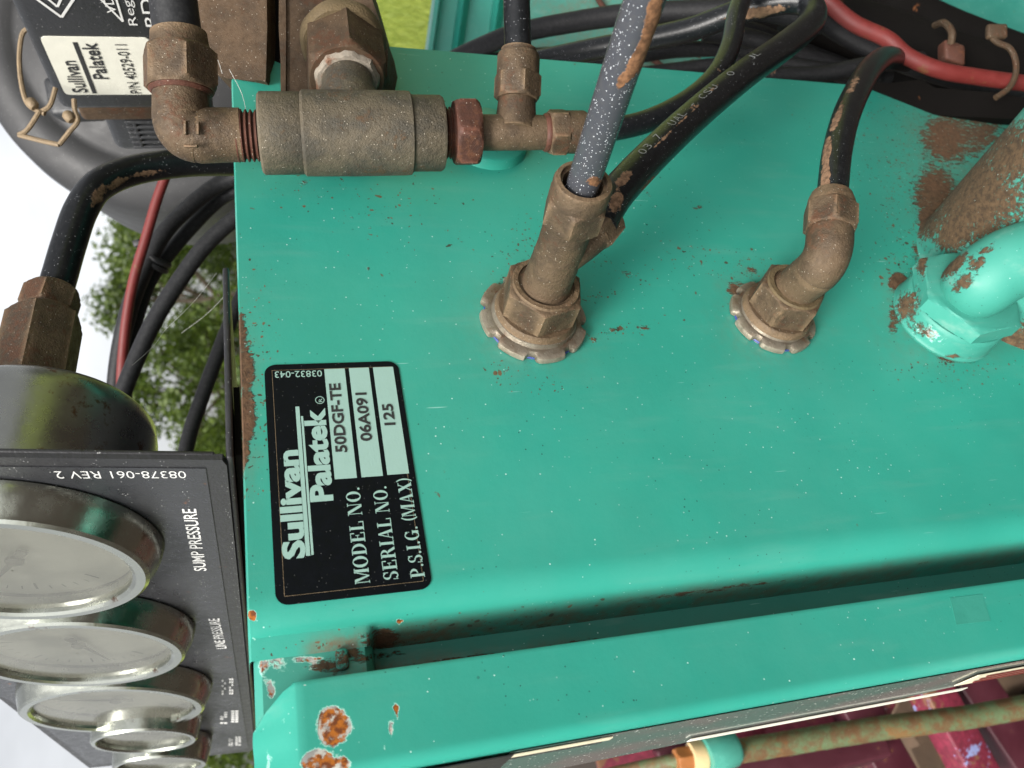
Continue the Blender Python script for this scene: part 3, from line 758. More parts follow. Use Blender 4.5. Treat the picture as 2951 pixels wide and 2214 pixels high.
# ------------------------------------------------------------------ gauges (built in their own frame: z = out of the panel)
def gauge_frame(Y, s):
    o = pp(Y, s, .0004)
    x, z = -PE, PN
    return Matrix(((x.x, PU.x, z.x, o.x), (x.y, PU.y, z.y, o.y), (x.z, PU.z, z.z, o.z), (0, 0, 0, 1)))
def make_gauge(Y, s, rb, rf_, h, label, group, needle, ndiv, number=None):
    t = thing('pressure_gauge', label, 'gauge', group=group, mat=gauge_frame(Y, s))
    Z = (0, 0, 1); O = (0, 0, 0)
    ri = rf_ * .86
    MB().lathe(O, Z, [(rb * 1.0, 0.0), (rb * 1.01, .0006), (rb, h * .3), (rb * .985, h * .5), (rf_ * 1.01, h * .8), (rf_, h * .93), (rf_ * .97, h), (rf_ * .90, h), (ri * 1.01, h * .93), (ri, h * .78), (ri, h * .45)], 96, cap=False).build('bezel', M['chrome'], t, local=True, angle=25)
    MB().lathe(O, Z, [(ri * 1.005, h * .35), (.0005, h * .35)], 64, cap=False).build('dial', M['dial'], t, local=True)
    gl = MB().lathe(O, Z, [(ri * 1.002, h * .80), (ri * .6, h * .815), (.0004, h * .82)], 64, cap=False).build('glass', M['glass'], t, local=True)
    mb = MB(); zz_ = h * .35 + .0002
    for k in range(ndiv + 1):
        a = math.radians(225 - 270 * k / ndiv); r0, r1 = ri * (.70 if k % 5 == 0 else .78), ri * .86
        u = Vector((math.cos(a), math.sin(a), 0)); w = Vector((-u.y, u.x, 0)) * ri * (.012 if k % 5 == 0 else .006)
        mb.add([u * r0 - w + Vector((0, 0, zz_)), u * r1 - w + Vector((0, 0, zz_)), u * r1 + w + Vector((0, 0, zz_)), u * r0 + w + Vector((0, 0, zz_))], [(0, 1, 2, 3)])
    if number:
        a = math.radians(225 - 270 * .5)
        lay_text(mb, number, (-ri * .13, ri * .46, zz_), (ri * .13, ri * .46, zz_), (-ri * .13, ri * .64, zz_), (0, 0, 0), .01)
    mb.build('scale_marks', M['ink'], t, local=True, smooth=False)
    mb = MB(); a = math.radians(needle); u = Vector((math.cos(a), math.sin(a), 0)); w = Vector((-u.y, u.x, 0)); zz_ = Vector((0, 0, h * .5))
    mb.prism([-u * ri * .22 - w * ri * .05 + zz_, u * ri * .72 + zz_, -u * ri * .22 + w * ri * .05 + zz_], (0, 0, .0004))
    mb.lathe((0, 0, h * .5), Z, [(ri * .08, 0), (ri * .08, .0012), (ri * .05, .0018)], 24)
    mb.build('needle', M['ink'], t, local=True, smooth=False)
    # case behind the plate with its connection
    rc = rb * .86
    MB().lathe(O, (0, 0, -1), [(rc, .003), (rc, .040), (rc * .97, .046), (rc * .9, .049), (rb * .2, .0495)], 80, cap=True).build('case', M['steel_case'], t, local=True)
    MB().box((-rb * .5, -rb * .86, -.012), (rb * 1.0, 0, 0), (0, rb * .04, 0), (0, 0, .0085)).build('clamp', M['rust'], t, local=True, smooth=False)
    return t
GG = 'round gauges on the black instrument panel'
gauges = [
    make_gauge(.056, .0695, .0455, .0425, .0125, 'large round steel gauge nearest the camera above the words SUMP PRESSURE', GG, 150, 30, '80'),
    make_gauge(.146, .0655, .0452, .0425, .0125, 'second large round gauge above the words LINE PRESSURE', GG, 200, 30),
    make_gauge(.236, .0640, .0455, .0430, .0125, 'third large round gauge, brightest, whose rim meets the sky at the panel edge', GG, 80, 30),
    make_gauge(.288, .0555, .0290, .0275, .0165, 'small gauge half hidden behind the third large gauge', GG, 100, 20),
    make_gauge(.357, .0545, .0290, .0275, .0165, 'farthest small gauge at the far end of the instrument panel', GG, 60, 20),
]
# brass connector on the back of the first gauge and its hose
def hexfit(name, mat, parent, a, b, inr, hole=0.0, up=None):
    a, b = Vector(a), Vector(b)
    return MB().nut(a, b - a, inr, (b - a).length, hole=hole, up=up).build(name, mat, parent, angle=30)
gc = pp(.056, .0695)
A = P(70, 822, .305); B = P(98, 688, .322); Cc = P(108, 640, .328); D_ = P(122, 622, .330)
gf = thing('gauge_connector', 'brown brass hexagon connector on the back of the first gauge', 'pipe fitting', A)
hexfit('body', M['brass'], gf, A - (B - A) * .25, B, .0122)
MB().lathe(B - (Cc - B) * .1, Cc - B, [(.0085, 0), (.0085, .0035), (.0082, .004)], 32).build('neck', M['rust'], gf)
hexfit('compression_nut', M['brass'], gf, B + (Cc - B) * .2, Cc + (D_ - Cc) * .6, .0094, hole=.0068)
no_dust = lambda V: np.full(len(V), .05)
def dust_fn(v): return lambda V: np.full(len(V), v)
def hose(name, label, pts, r, mat='hose', dust=.05, cat='hose', group=None, n=18, sub_=10, dfn=None, wob=0.0):
    o = MB().tube([P(*p) for p in pts], r, n, sub_, wob=wob).build(name, M[mat], attrs={'dust': dfn or dust_fn(dust)})
    return tag(o, label, cat, group)
hose('rubber_hose', 'black hose curving from the gauge connector up behind the brass elbow',
     [(116, 640, .328), (128, 600, .331), (150, 525, .338), (176, 452, .346), (215, 400, .356), (290, 368, .37), (400, 352, .385), (520, 350, .40), (640, 350, .42)], .0066,
     dfn=blobs([(255, 395, 40, 14, -30, .7), (215, 420, 16, 40, 30, .6), (320, 375, 60, 12, -8, .62)]))

# ================================================================== BRASS TEE ASSEMBLY hanging in front of the face
def tq(x): return .295 + (x - 340) * .033 / 930
asm = thing('pipe_tee_assembly', 'grimy brass elbow, large tee and rusted bushing joined in an upright row', 'pipe fittings', P(760, 290, tq(760)))
def seg(x0, x1, y=290, yy=None): return P(x0, y, tq(x0)), P(x1, yy if yy is not None else y, tq(x1))
px = lambda p, x: p * tq(x) / F
def lath(name, mat, x0, x1, prof, y=290, n=56, ang=38, rf=None):
    a, b = seg(x0, x1, y); Lg = (b - a).length
    return MB().lathe(a, b - a, [(px(r, x0), h * Lg) for r, h in prof], n, rf=rf).build(name, mat, asm, angle=ang)
# elbow: swept body with a rounded corner
e0, e1, e2 = P(522, 292, tq(522)), P(392, 294, tq(392)), P(390, 182, tq(390))
def bend(p0, p1, p2, r, n=9):
    d0, d1 = (p0 - p1).normalized(), (p2 - p1).normalized()
    pts = [p0]
    for k in range(n + 1):
        t = k / n; a, b, c_ = p1 + d0 * r, p1, p1 + d1 * r
        pts.append(a * (1 - t) ** 2 + b * 2 * t * (1 - t) + c_ * t * t)
    return pts + [p2]
rE = px(59, 400)
MB().tube(bend(e0, e1, e2, rE * .75), [rE * .97] + [rE * 1.0] * 10 + [rE * .97], 32, 3).build('elbow', M['brass'], asm)
# cast mark on the elbow
m0 = P(412, 302, tq(400) - rE / 1.0 + .0006)
mb = MB()
for (dx, dy, w, h) in ((-16, 14, 30, 6), (-16, -14, 6, 30), (12, -14, 6, 28)):
    mb.box(P(412 + dx, 304 + dy, tq(400) - rE * 1.035), P(412 + dx + w, 304 + dy, tq(400) - rE * 1.035) - P(412 + dx, 304 + dy, tq(400) - rE * 1.035), P(412 + dx, 304 + dy - h, tq(400) - rE * 1.035) - P(412 + dx, 304 + dy, tq(400) - rE * 1.035), FWD * .0015, .0003)
mb.build('cast_mark', M['brass'], asm)
thr = []
for k in range(6):
    h0 = k / 6
    thr += [(49, h0 + .01), (56 - k * .4, h0 + .06), (56 - k * .4, h0 + .10), (48, h0 + .15)]
lath('thread', M['rust'], 508, 572, thr + [(48, 1)], 294, 48, 60)
n0, n1 = P(391, 196, tq(390)), P(389, 108, tq(389))
up_e = FWD
hexfit('elbow_nut', M['brass'], asm, n0, n1, px(70, 390), up=up_e)
MB().lathe(P(391, 205, tq(391)), P(389, 100, tq(391)) - P(391, 205, tq(391)), [(px(60, 391), 0), (px(66, 391), .001), (px(66, 391), .0035), (px(60, 391), .0045)], 48).build('sealing_ring', M['rust'], asm)
MB().lathe(P(389, 112, tq(389)), P(386, 72, tq(386)) - P(389, 112, tq(389)), [(px(64, 389), 0), (px(60, 389), .003), (px(58, 389), .0066), (px(52, 389), .0066), (px(51, 389), .001)], 48, cap=False).build('collar', M['brass'], asm)
# large tee
lath('tee_body', M['tee'], 562, 956, [(82, 0), (87, .012), (87, .215), (86, .22), (91, .235), (92, .5), (91, .79), (90, .815), (84, .825), (83, .835), (83, .985), (79, 1), (60, 1)], 289, 72)
b0, b1, b2, b3 = P(757, 280, tq(757)), P(752, 190, tq(752) + .012), P(746, 140, tq(752) + .022), P(738, 62, tq(750) + .036)
bx = (b3 - b1).normalized()
MB().tube([b0, b0.lerp(b1, .55), b1, b2], [px(76, 757), px(70, 757), px(58, 757), px(58, 757)], 40, 5).build('branch', M['tee'], asm)
MB().lathe(b1 + bx * .003, bx, [(px(66, 757), 0), (px(72, 757), .0015), (px(74, 757), .004)], 44, rf=lambda t, r, i: r * (1 + .03 * math.sin(9 * t) + .02 * math.sin(23 * t))).build('thread_tape', M['tape'], asm)
MB().nut(b1 + bx * .005, bx, px(84, 757), (b3 - b1).length * .62).build('branch_nut', M['brown'], asm)
MB().lathe(b1 + bx * (.005 + (b3 - b1).length * .55), bx, [(px(92, 757), 0), (px(100, 757), .002), (px(99, 757), .006)], 56, rf=lambda t, r, i: r * (1 + .012 * math.sin(7 * t))).build('paste_ring', M['paste'], asm)
# bushing
thr = []
for k in range(4): thr += [(50, k / 4 + .02), (55, k / 4 + .1), (50, k / 4 + .2)]
lath('bushing_thread', M['rust'], 952, 985, thr + [(50, 1)], 288, 48, 60)
a, b = seg(980, 1034, 287)
MB().nut(a, b - a, px(66, 1000), (b - a).length, up=FWD + RIGHT * .9).build('bushing', M['rust'], asm, angle=30)
# small tee
lath('small_tee', M['brass'], 1030, 1186, [(36, 0), (38, .05), (38, .5), (37, .93), (35, 1)], 287, 40)
s0, s1 = P(1113, 285, tq(1113)), P(1117, 214, tq(1113) + .001)
MB().tube([s0, s0.lerp(s1, .5), s1], [px(48, 1113), px(43, 1113), px(40, 1113)], 32, 4).build('small_branch', M['brass'], asm)
q0, q1 = P(1117, 216, tq(1113)), P(1119, 160, tq(1113))
hexfit('upper_nut', M['brass'], asm, q0, q1, px(45, 1113))
MB().lathe(q1.lerp(q0, .1), q1 - q0, [(px(46, 1113), 0), (px(46, 1113), .0075), (px(44, 1113), .0085), (px(38, 1113), .009), (px(38, 1113), .0105), (px(34, 1113), .0105), (px(33, 1113), .004)], 44, cap=False).build('upper_collar', M['brass'], asm)
r0, r1 = P(1184, 286, tq(1184)), P(1226, 286, tq(1226))
MB().lathe(P(1174, 287, tq(1174)), r1 - r0, [(px(38, 1180), 0), (px(41, 1180), .0008), (px(41, 1180), .002), (px(38, 1180), .003)], 40).build('sealing_ring', M['rust'], asm)
hexfit('lower_nut', M['brass'], asm, r0, r1, px(44, 1200))
MB().lathe(r1.lerp(r0, .1), r1 - r0, [(px(45, 1225), 0), (px(45, 1225), .007), (px(40, 1225), .0085), (px(34, 1225), .009), (px(30, 1225), .005)], 44, cap=False).build('lower_collar', M['brass'], asm)
hose('rubber_hose', 'thick black dusty hose rising out of the brass elbow nut', [(390, 150, tq(390)), (384, 80, tq(390)), (374, 0, tq(390) - .001), (366, -90, tq(390) - .003)], px(50, 390), 'hose_grey', .05)
hose('rubber_hose', 'short upright black hose standing in the small tee', [(1119, 190, tq(1113)), (1119, 110, tq(1113) - .001), (1117, 40, tq(1113) - .001), (1114, -90, tq(1113) - .002)], px(29, 1113), 'hose', .1, n=24)
hose('rubber_hose', 'black hose sweeping from the lower nut of the small tee over the cabinet edge',
     [(1220, 285, .328), (1290, 284, .331), (1390, 265, .34), (1480, 222, .352), (1545, 165, .368), (1578, 100, .385), (1592, 30, .40), (1620, -40, .42)], .0047, 'hose', .12, n=20,
     dfn=blobs([(1560, 160, 30, 60, 0, .35), (1590, 40, 30, 60, 0, .25)]))

# valve block and housing behind the tee
vb = thing('valve_block', 'brown cast iron valve block with rounded shoulder behind the tee branch', 'valve', P(720, 100, .36))
T1 = .349
MB().prism([P(x, y, T1) for x, y in ((606, -120), (606, 205), (640, 208), (790, 208), (822, 190), (836, 160), (838, 112), (826, 62), (804, 0), (770, -120))], FWD * .055).build('block', M['brown'], vb, angle=20)
MB().prism([P(x, y, T1 - .0015) for x, y in ((604, -120), (602, 60), (610, 206), (617, 206), (618, 60), (616, -120))], FWD * .01).build('ridge', M['brown'], vb)
vh = thing('valve_housing', 'dark brown box housing between the elbow and the valve block', 'valve', P(520, 60, .37))
MB().prism([P(x, y, .352) for x, y in ((425, -120), (425, 100), (448, 138), (470, 162), (490, 170), (572, 177), (577, 60), (574, -120))], FWD * .05).build('housing', M['brown'], vh, angle=25)
MB().prism([P(x, y, .3505) for x, y in ((548, -120), (546, 120), (550, 172), (574, 177), (577, 60), (574, -120))], FWD * .006).build('rib', M['brown'], vh)
MB().prism([P(x, y, .365) for x, y in ((560, -120), (560, 150), (610, 150), (612, -120))], FWD * .03).build('gap_shade_block', M['dark'], vh)  # near-black fill standing for the shaded gap between housing and valve block

# ================================================================== FLANGED FITTINGS SCREWED INTO THE FACE
def locknut(t, o, ax, r, seed):
    rs = np.random.default_rng(seed); ph = rs.uniform(0, 6)
    def rf(a, rr, i):
        s_ = math.sin(8 * a + ph)
        k = 1 / (1 + math.exp(-14 * (s_ + .72)))
        return rr * (1 - (.11 * (1 - k) if i in (1, 2, 3) else 0))
    MB().lathe(o, ax, [(r * .90, 0), (r * .99, .0004), (r, .0016), (r * .985, .0028), (r * .86, .0036), (r * .80, .0036), (r * .77, .0052), (r * .70, .0058)], 128, rf=rf).build('lock_nut', M['locknut'], t, angle=30)
    MB().lathe(o + ax * .0002, ax, [(r * .905, -.0), (r * .915, .0006), (r * .905, .001)], 64).build('gasket', M['blue'], t)
NY = Vector((0, -1, 0))
o1 = PY(1150, 692)
f1 = thing('flanged_hose_fitting', 'brown brass hose fitting with notched flange between nameplate and small tee', 'pipe fitting', o1, 'flanged fittings on the teal face')
locknut(f1, o1, NY, .0208, 3)
MB().lathe(o1, NY, [(.0158, .005), (.0152, .0075), (.0148, .008)], 56).build('washer', M['brass'], f1)
MB().nut(o1 + NY * .0075, NY, .0130, .0125, chamf=.001, up=(1, 0, .3)).build('collar', M['brass'], f1, angle=30)
MB().lathe(o1, NY, [(.0128, .0195), (.0122, .021), (.0105, .021), (.0104, .018)], 56, cap=False).build('collar_rim', M['brass'], f1)
MB().tube([o1 + NY * .017, o1 + NY * .024, o1 + NY * .040, o1 + NY * .054 + Vector((-.0002, 0, .0006))], [.0096, .0088, .0082, .0084], 40, 6).build('neck', M['brass'], f1)
ax1 = (NY + Vector((-.03, 0, .06))).normalized()
o1b = o1 + NY * .0515
MB().nut(o1b, ax1, .0092, .0115, up=(1, 0, .2)).build('hose_nut', M['brass'], f1, angle=30)
MB().lathe(o1b, ax1, [(.0094, .0105), (.0095, .0165), (.0090, .0180), (.0076, .0183), (.0074, .0170), (.0066, .0170), (.0062, .011)], 56, cap=False).build('hose_collar', M['brass'], f1)
# second outlet behind
w0, w1 = P(1222, 555, .284), P(1286, 500, .287)
MB().tube([w0, w0.lerp(w1, .5), w1], [.0060, .0066, .0068], 32, 5).build('side_outlet', M['brass'], f1)
hexfit('side_nut', M['brass'], f1, P(1276, 510, .287), P(1314, 462, .289), .0070)
h1 = o1b + ax1 * .012
sh = [h1, h1 + ax1 * .02, h1 + ax1 * .05 + Vector((.000, 0, 0)), h1 + ax1 * .09 + Vector((-.0006, 0, .000)), h1 + ax1 * .14 + Vector((-.0008, 0, .001))]
o = MB().tube(sh, .0052, 28, 14).build('rubber_hose', M['hose_shiny'], attrs={'dust': blobs([(1405, 60, 22, 110, 12, .8), (1375, 130, 16, 50, 20, .85), (1350, 165, 22, 14, 0, .8), (1285, 392, 22, 14, 0, .8), (1340, 180, 12, 22, 20, .7), (1395, 170, 14, 60, 18, .45), (1365, 285, 10, 40, 18, .55), (1450, 0, 12, 60, 15, .45)])})
tag(o, 'shiny dusty dark grey hose rising toward the camera from the flanged fitting', 'hose')
o = hose('rubber_hose', 'black hose with worn white lettering looping back behind the shiny hose',
     [(1296, 480, .285), (1335, 415, .291), (1420, 325, .31), (1510, 242, .333), (1610, 160, .362), (1690, 103, .388), (1742, 60, .408), (1758, 30, .418), (1742, 8, .425), (1690, 4, .43), (1600, 25, .44), (1500, 62, .452), (1400, 85, .465), (1280, 108, .48), (1150, 135, .50)], .0064, 'hose', .05, n=22,
     dfn=blobs([(1350, 385, 30, 14, -45, .8), (1330, 440, 20, 40, 30, .55), (1500, 232, 16, 10, 0, .8), (1540, 195, 30, 8, -40, .7), (1620, 30, 90, 14, -10, .72), (1430, 305, 60, 6, -45, .6), (1470, 262, 50, 6, -42, .62), (1400, 395, 50, 8, -45, .6)]))
# worn white lettering along it
mb = MB()
HP = [P(*p) for p in [(1335, 415, .291), (1420, 325, .31), (1510, 242, .333), (1610, 160, .362), (1690, 103, .388)]]
def hose_pt(u):      # same spline as the hose between its 2nd and 6th points
    pts = [P(1296, 480, .285)] + HP + [P(1742, 60, .408)]
    k = min(3, int(u)); t = u - k; p0, p1, p2, p3 = pts[k:k + 4]
    return 0.5 * ((2 * p1) + (p2 - p0) * t + (2 * p0 - 5 * p1 + 4 * p2 - p3) * t * t + (3 * p1 - p0 - 3 * p2 + p3) * t ** 3)
TX = '03 7  UAL - CSU  0   JL'
for i_, ch in enumerate(TX):
    if ch == ' ': continue
    u0 = .55 + 2.7 * i_ / len(TX)
    p_, q_ = hose_pt(u0 + (.03 if ch == '-' else 0)), hose_pt(u0 + .085)
    d_ = (q_ - p_).normalized(); n_ = (Vector((0, -1, .35)) - d_ * Vector((0, -1, .35)).dot(d_)).normalized(); s_ = d_.cross(n_) * -1
    if s_.z < 0: s_ = -s_
    o_ = n_ * .00655
    lay_text(mb, ch, p_ + o_ - s_ * (0 if ch == '-' else .0014), q_ + o_ - s_ * (0 if ch == '-' else .0014), p_ + o_ + s_ * (.0004 if ch == '-' else .0016), (0, 0, 0), -.012)
lt = mb.build('lettering', M['worn_ink'], None, smooth=False); lt.parent = o

o2 = PY(1665, 690)
f2 = thing('flanged_hose_fitting', 'brown angled brass fitting with notched flange nearest the teal pipe elbow', 'pipe fitting', o2, 'flanged fittings on the teal face')
locknut(f2, o2, NY, .0186, 5)
MB().lathe(o2, NY, [(.0150, .005), (.0144, .0075), (.0138, .008)], 56).build('washer', M['brass'], f2)
MB().nut(o2 + NY * .0075, NY, .0120, .0125, chamf=.001, up=(1, 0, -.2)).build('collar', M['brass'], f2, angle=30)
MB().lathe(o2, NY, [(.0118, .0195), (.0112, .021), (.0092, .021), (.009, .018)], 56, cap=False).build('collar_rim', M['paste'], f2)
ea, eb, ec = o2 + NY * .018, P(1790, 566, .305), P(1794, 470, .312)
MB().tube(bend(ea, eb, ec, .010), [.0085] + [.0086] * 10 + [.0084], 14, 3).build('elbow', M['brass'], f2, angle=28)
hexfit('hose_nut', M['brass'], f2, P(1793, 500, .3095), P(1795, 446, .313), .0089, up=(0, 1, .2))
MB().lathe(P(1795, 452, .3125), P(1797, 420, .315) - P(1795, 452, .3125), [(.0088, 0), (.0086, .003), (.0076, .006), (.0062, .0062)], 48).build('hose_collar', M['brass'], f2)
hose('rubber_hose', 'black hose bowing from the angled fitting up over the cabinet edge',
     [(1797, 440, .314), (1800, 400, .318), (1808, 330, .33), (1825, 260, .347), (1850, 200, .37), (1880, 150, .40), (1915, 125, .44), (1960, 135, .50)], .0058, 'hose', .05, n=22,
     dfn=blobs([(1783, 400, 12, 60, 0, .95), (1785, 330, 10, 40, 10, .9), (1810, 250, 10, 60, 22, .62), (1840, 190, 14, 40, 30, .5)]))

# ================================================================== TEAL PIPE ELBOW AND RUSTY STUB
o3 = PY(2034, 692)
pe = thing('pipe_elbow', 'teal painted pipe elbow with hexagon shoulder rising from a round boss', 'pipe fitting', o3)
at = lambda r, c_: {'rust': blobs(r), 'chip': blobs(c_)}
RB = [(1960, 660, 40, 60, 30, .62), (1990, 710, 60, 30, 30, .52), (1990, 560, 18, 60, 0, .75), (2060, 770, 60, 10, 5, .55), (2050, 640, 30, 30, 0, .0), (2080, 610, 40, 22, -40, .72), (2110, 570, 30, 20, -40, .7), (2130, 540, 40, 14, -30, .6)]
MB().lathe(o3, NY, [(.0232, 0), (.0236, .001), (.0232, .0015)] + [(.0232 - .0006 * k / 8, .0015 + .0095 * k / 8) for k in range(1, 9)] + [(.0218, .012)], 96).build('boss', M['teal_worn'], pe, attrs=at(RB, [(2010, 720, 80, 30, 30, .40)]))
MB().nut(o3 + NY * .0118, NY, .0212, .0085, chamf=.0012, up=(1, 0, .15)).build('hexagon', M['teal_worn'], pe, angle=30, attrs=at(RB, [(2100, 690, 40, 14, 20, .42)]))
ca = o3 + NY * .018
cb, cc_ = P(2165, 590, .318), P(2330, 500, .315)
MB().tube([ca - NY * .004, ca + NY * .003, P(2118, 612, .341), P(2158, 583, .338), P(2212, 560, .337), P(2350, 522, .338)], [.0136, .0138, .0141, .0145, .0149, .0150], 40, 8).build('pipe_bend', M['teal_worn'], pe, attrs=at(RB + [(2060, 575, 60, 20, -40, .72)], [(2150, 650, 20, 14, 0, .42)]))
o4 = PY(2175, 600)
rp = thing('pipe_stub', 'wide rust-stained teal pipe stub behind the teal pipe elbow', 'pipe', o4)
RS = [(2100, 420, 190, 190, -40, .69), (2000, 470, 80, 80, 0, .66), (2180, 330, 120, 120, 0, .66), (2180, 740, 90, 90, 0, .66), (2060, 500, 70, 70, 0, .72)]
MB().lathe(o4, NY, [(.0465, 0)] + [(.0455, .002 + .088 * k / 40) for k in range(41)], 160).build('pipe_wall', M['teal_worn'], rp, attrs=at(RS, [(2100, 380, 100, 100, 0, .25)]))

# ================================================================== ENGINE BAY TO THE RIGHT
bay = thing('engine_bay', 'engine bay in painted-in shade with teal panels beyond the cabinet edge', 'engine bay', P(1700, 40, .75))
MB().prism([P(x, y, .80) for x, y in ((1330, -260), (1330, 420), (2450, 620), (2450, -260))], FWD * .02).build('bay_floor', M['dark'], bay, smooth=False)  # near-black backing sheet stands for the shaded depth of the bay
zero = {'rust': lambda V: np.full(len(V), .22), 'chip': lambda V: np.zeros(len(V))}
bl_ = MB().grid([[P(x, y, .62) for x, y in ((1130 + i * 75, yy + i * 4) for i in range(7))] for yy in np.linspace(-140, 210, 14)])
bl_.build('hood_panel', M['teal_worn'], bay, attrs={'rust': blobs([(1260, 30, 60, 40, 0, .46), (1330, 130, 60, 30, 0, .50), (1400, 160, 60, 20, 0, .5), (1520, 140, 60, 40, 0, .6)], .20), 'stain': blobs([(1260, 30, 110, 80, 0, .7), (1330, 130, 90, 60, 0, .8), (1400, 160, 100, 40, 0, .8), (1200, 110, 50, 50, 0, .6)], .25), 'chip': lambda V: np.zeros(len(V))})
MB().tube([P(1278, -30, .615), P(1310, 25, .615), P(1400, 120, .615), P(1470, 170, .615)], .0022, 8, 4).build('hood_rod', M['rust'], bay)
MB().prism([P(x, y, .585) for x, y in ((1520, 88), (1640, 80), (1760, 104), (1740, 190), (1520, 190))], FWD * .006).build('teal_bracket', M['teal_worn'], bay, smooth=False, attrs={'rust': blobs([(1560, 100, 40, 20, 0, .4), (1560, 150, 40, 20, 0, .6)], .1), 'chip': lambda V: np.zeros(len(V))})
MB().prism([P(x, y, .72) for x, y in ((1930, -200), (2000, -20), (2100, 45), (2190, 95), (2400, 170), (2400, -200))], FWD * .006).build('side_wall', M['teal_shaded'], bay, smooth=False, attrs=zero)  # wall in the darkened teal, shade put into its colour
dd = .02
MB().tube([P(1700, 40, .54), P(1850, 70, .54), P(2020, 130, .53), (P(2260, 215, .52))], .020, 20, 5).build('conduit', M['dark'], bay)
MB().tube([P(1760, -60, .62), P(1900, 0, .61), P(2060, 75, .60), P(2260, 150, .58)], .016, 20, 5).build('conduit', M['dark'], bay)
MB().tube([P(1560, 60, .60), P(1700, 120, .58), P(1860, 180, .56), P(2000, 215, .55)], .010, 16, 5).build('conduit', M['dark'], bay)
# ribbed teal side panel with lawn beyond
rb_ = thing('ribbed_panel', 'ribbed teal sheet panel standing beside the lawn behind the cabinet', 'panel', P(1000, 60, .95))
base_pts = [(905, 120 + 60), (945, -120)]
def rpnt(u, v, t): # u across (0..1), v along
    return P(905 + 46 * v + u * (330), 200 - 330 * v, t)
rowsr = []
ribs = [.0, .02, .05, .06, .17, .19, .21, .23, .25, .40, .42, .44, .46, .48, .64, .66, .70, .74, .78, 1.0]
hts = [0, .006, .006, 0, 0, .005, .007, .005, 0, 0, .005, .007, .005, 0, 0, .006, .010, .006, 0, 0]
for v in np.linspace(0, 1, 8): rowsr.append([rpnt(u, v, .95 - h * 3.2) for u, h in zip(ribs, hts)])
MB().grid(rowsr).build('ribbed_sheet', M['teal'], rb_, angle=60, attrs={'rust': lambda V: np.full(len(V), .16), 'chip': lambda V: np.full(len(V), .15)})
# hoses of the bundle
BG = 'black hoses bundled beyond the cabinet edge'
hose('rubber_hose', 'uppermost black hose of the bundle arching beyond the cabinet edge', [(960, 140, .60), (1030, 106, .57), (1120, 72, .54), (1240, 48, .52), (1370, 30, .50), (1500, 24, .49), (1640, 22, .48), (1780, 50, .47)], .0064, 'hose_dull', .12, group=BG)
hose('rubber_hose', 'lowest black hose of the bundle lying along the cabinet edge', [(1010, 150, .58), (1110, 128, .56), (1230, 120, .54), (1340, 92, .53), (1460, 60, .52), (1600, 66, .52), (1720, 110, .53), (1850, 160, .54)], .0064, 'hose_dull', .12, group=BG)
hose('rubber_hose', 'thin black hose lying flat behind the looping hose', [(1330, 168, .50), (1450, 152, .50), (1560, 140, .50), (1680, 138, .50), (1780, 150, .50), (1900, 165, .51)], .0042, 'hose_dull', .25, group=BG)
hose('rubber_hose', 'black hose just inside the cabinet edge below the red cable', [(1560, 172, .49), (1680, 165, .49), (1780, 160, .49), (1880, 140, .49), (1990, 130, .50)], .0050, 'hose_dull', .25, group=BG)
hose('rubber_hose', 'black hose of the bundle passing just above the flat thin hose', [(1120, 152, .55), (1240, 136, .54), (1350, 124, .53), (1470, 108, .53), (1600, 108, .53), (1720, 128, .53), (1840, 172, .54)], .0050, 'hose_dull', .2, group=BG)
hose('rubber_hose', 'black hose crossing the bundle below the looping bend', [(1520, 70, .50), (1620, 84, .50), (1720, 118, .505), (1820, 150, .51), (1920, 168, .515)], .0056, 'hose_dull', .3, group=BG)
hose('rubber_hose', 'black hose running alongside the upper edge of the red cable', [(1660, -40, .50), (1750, 30, .50), (1850, 92, .50), (1960, 140, .50), (2080, 176, .505), (2240, 205, .51)], .0056, 'hose_dull', .2, group=BG)
hose('red_cable', 'thick red cable running down beyond the cabinet edge past the conduits', [(1700, -60, .46), (1765, -15, .46), (1840, 48, .46), (1915, 84, .46), (1960, 122, .46), (2030, 152, .46), (2120, 168, .465), (2240, 184, .47)], .0045, 'cable_red', cat='cable')
ck = thing('hose_clip', 'bent brown wire clip with a curled end beside the red cable', 'clip', P(2170, 120, .45))
MB().tube([P(x, y, .45) for x, y in ((2150, 62), (2142, 78), (2155, 92), (2180, 104), (2193, 128), (2194, 160), (2180, 190), (2150, 212))], .0016, 8, 6).build('wire', M['brown'], ck)
MB().box(P(2135, 50, .448), UP * -.011, RIGHT * -.008, FWD * .004, .0015).build('curl', M['brown'], ck)
cl2 = thing('hose_clamp', 'rusty metal clamp gripping the black conduit', 'clamp', P(2065, 100, .47))
MB().box(P(2042, 82, .475), UP * -.012 + RIGHT * -.004, RIGHT * -.012, FWD * .01, .002).build('clamp_body', M['rust'], cl2)
MB().tube([P(2020, 55, .49), P(2040, 50, .475), P(2056, 70, .468), P(2054, 95, .47)], .002, 8, 5).build('strap', M['brown'], cl2)
tag(MB().prism([P(x, y, .47) for x, y in ((1850, 178), (1920, 180), (1990, 172), (2020, 190), (2150, 200), (2230, 215), (2230, 260), (1850, 240))], FWD * .01).build('edge_strip', M['dark'], None, smooth=False), 'rusty dark strip lying along the cabinet edge beneath the red cable', 'strip')

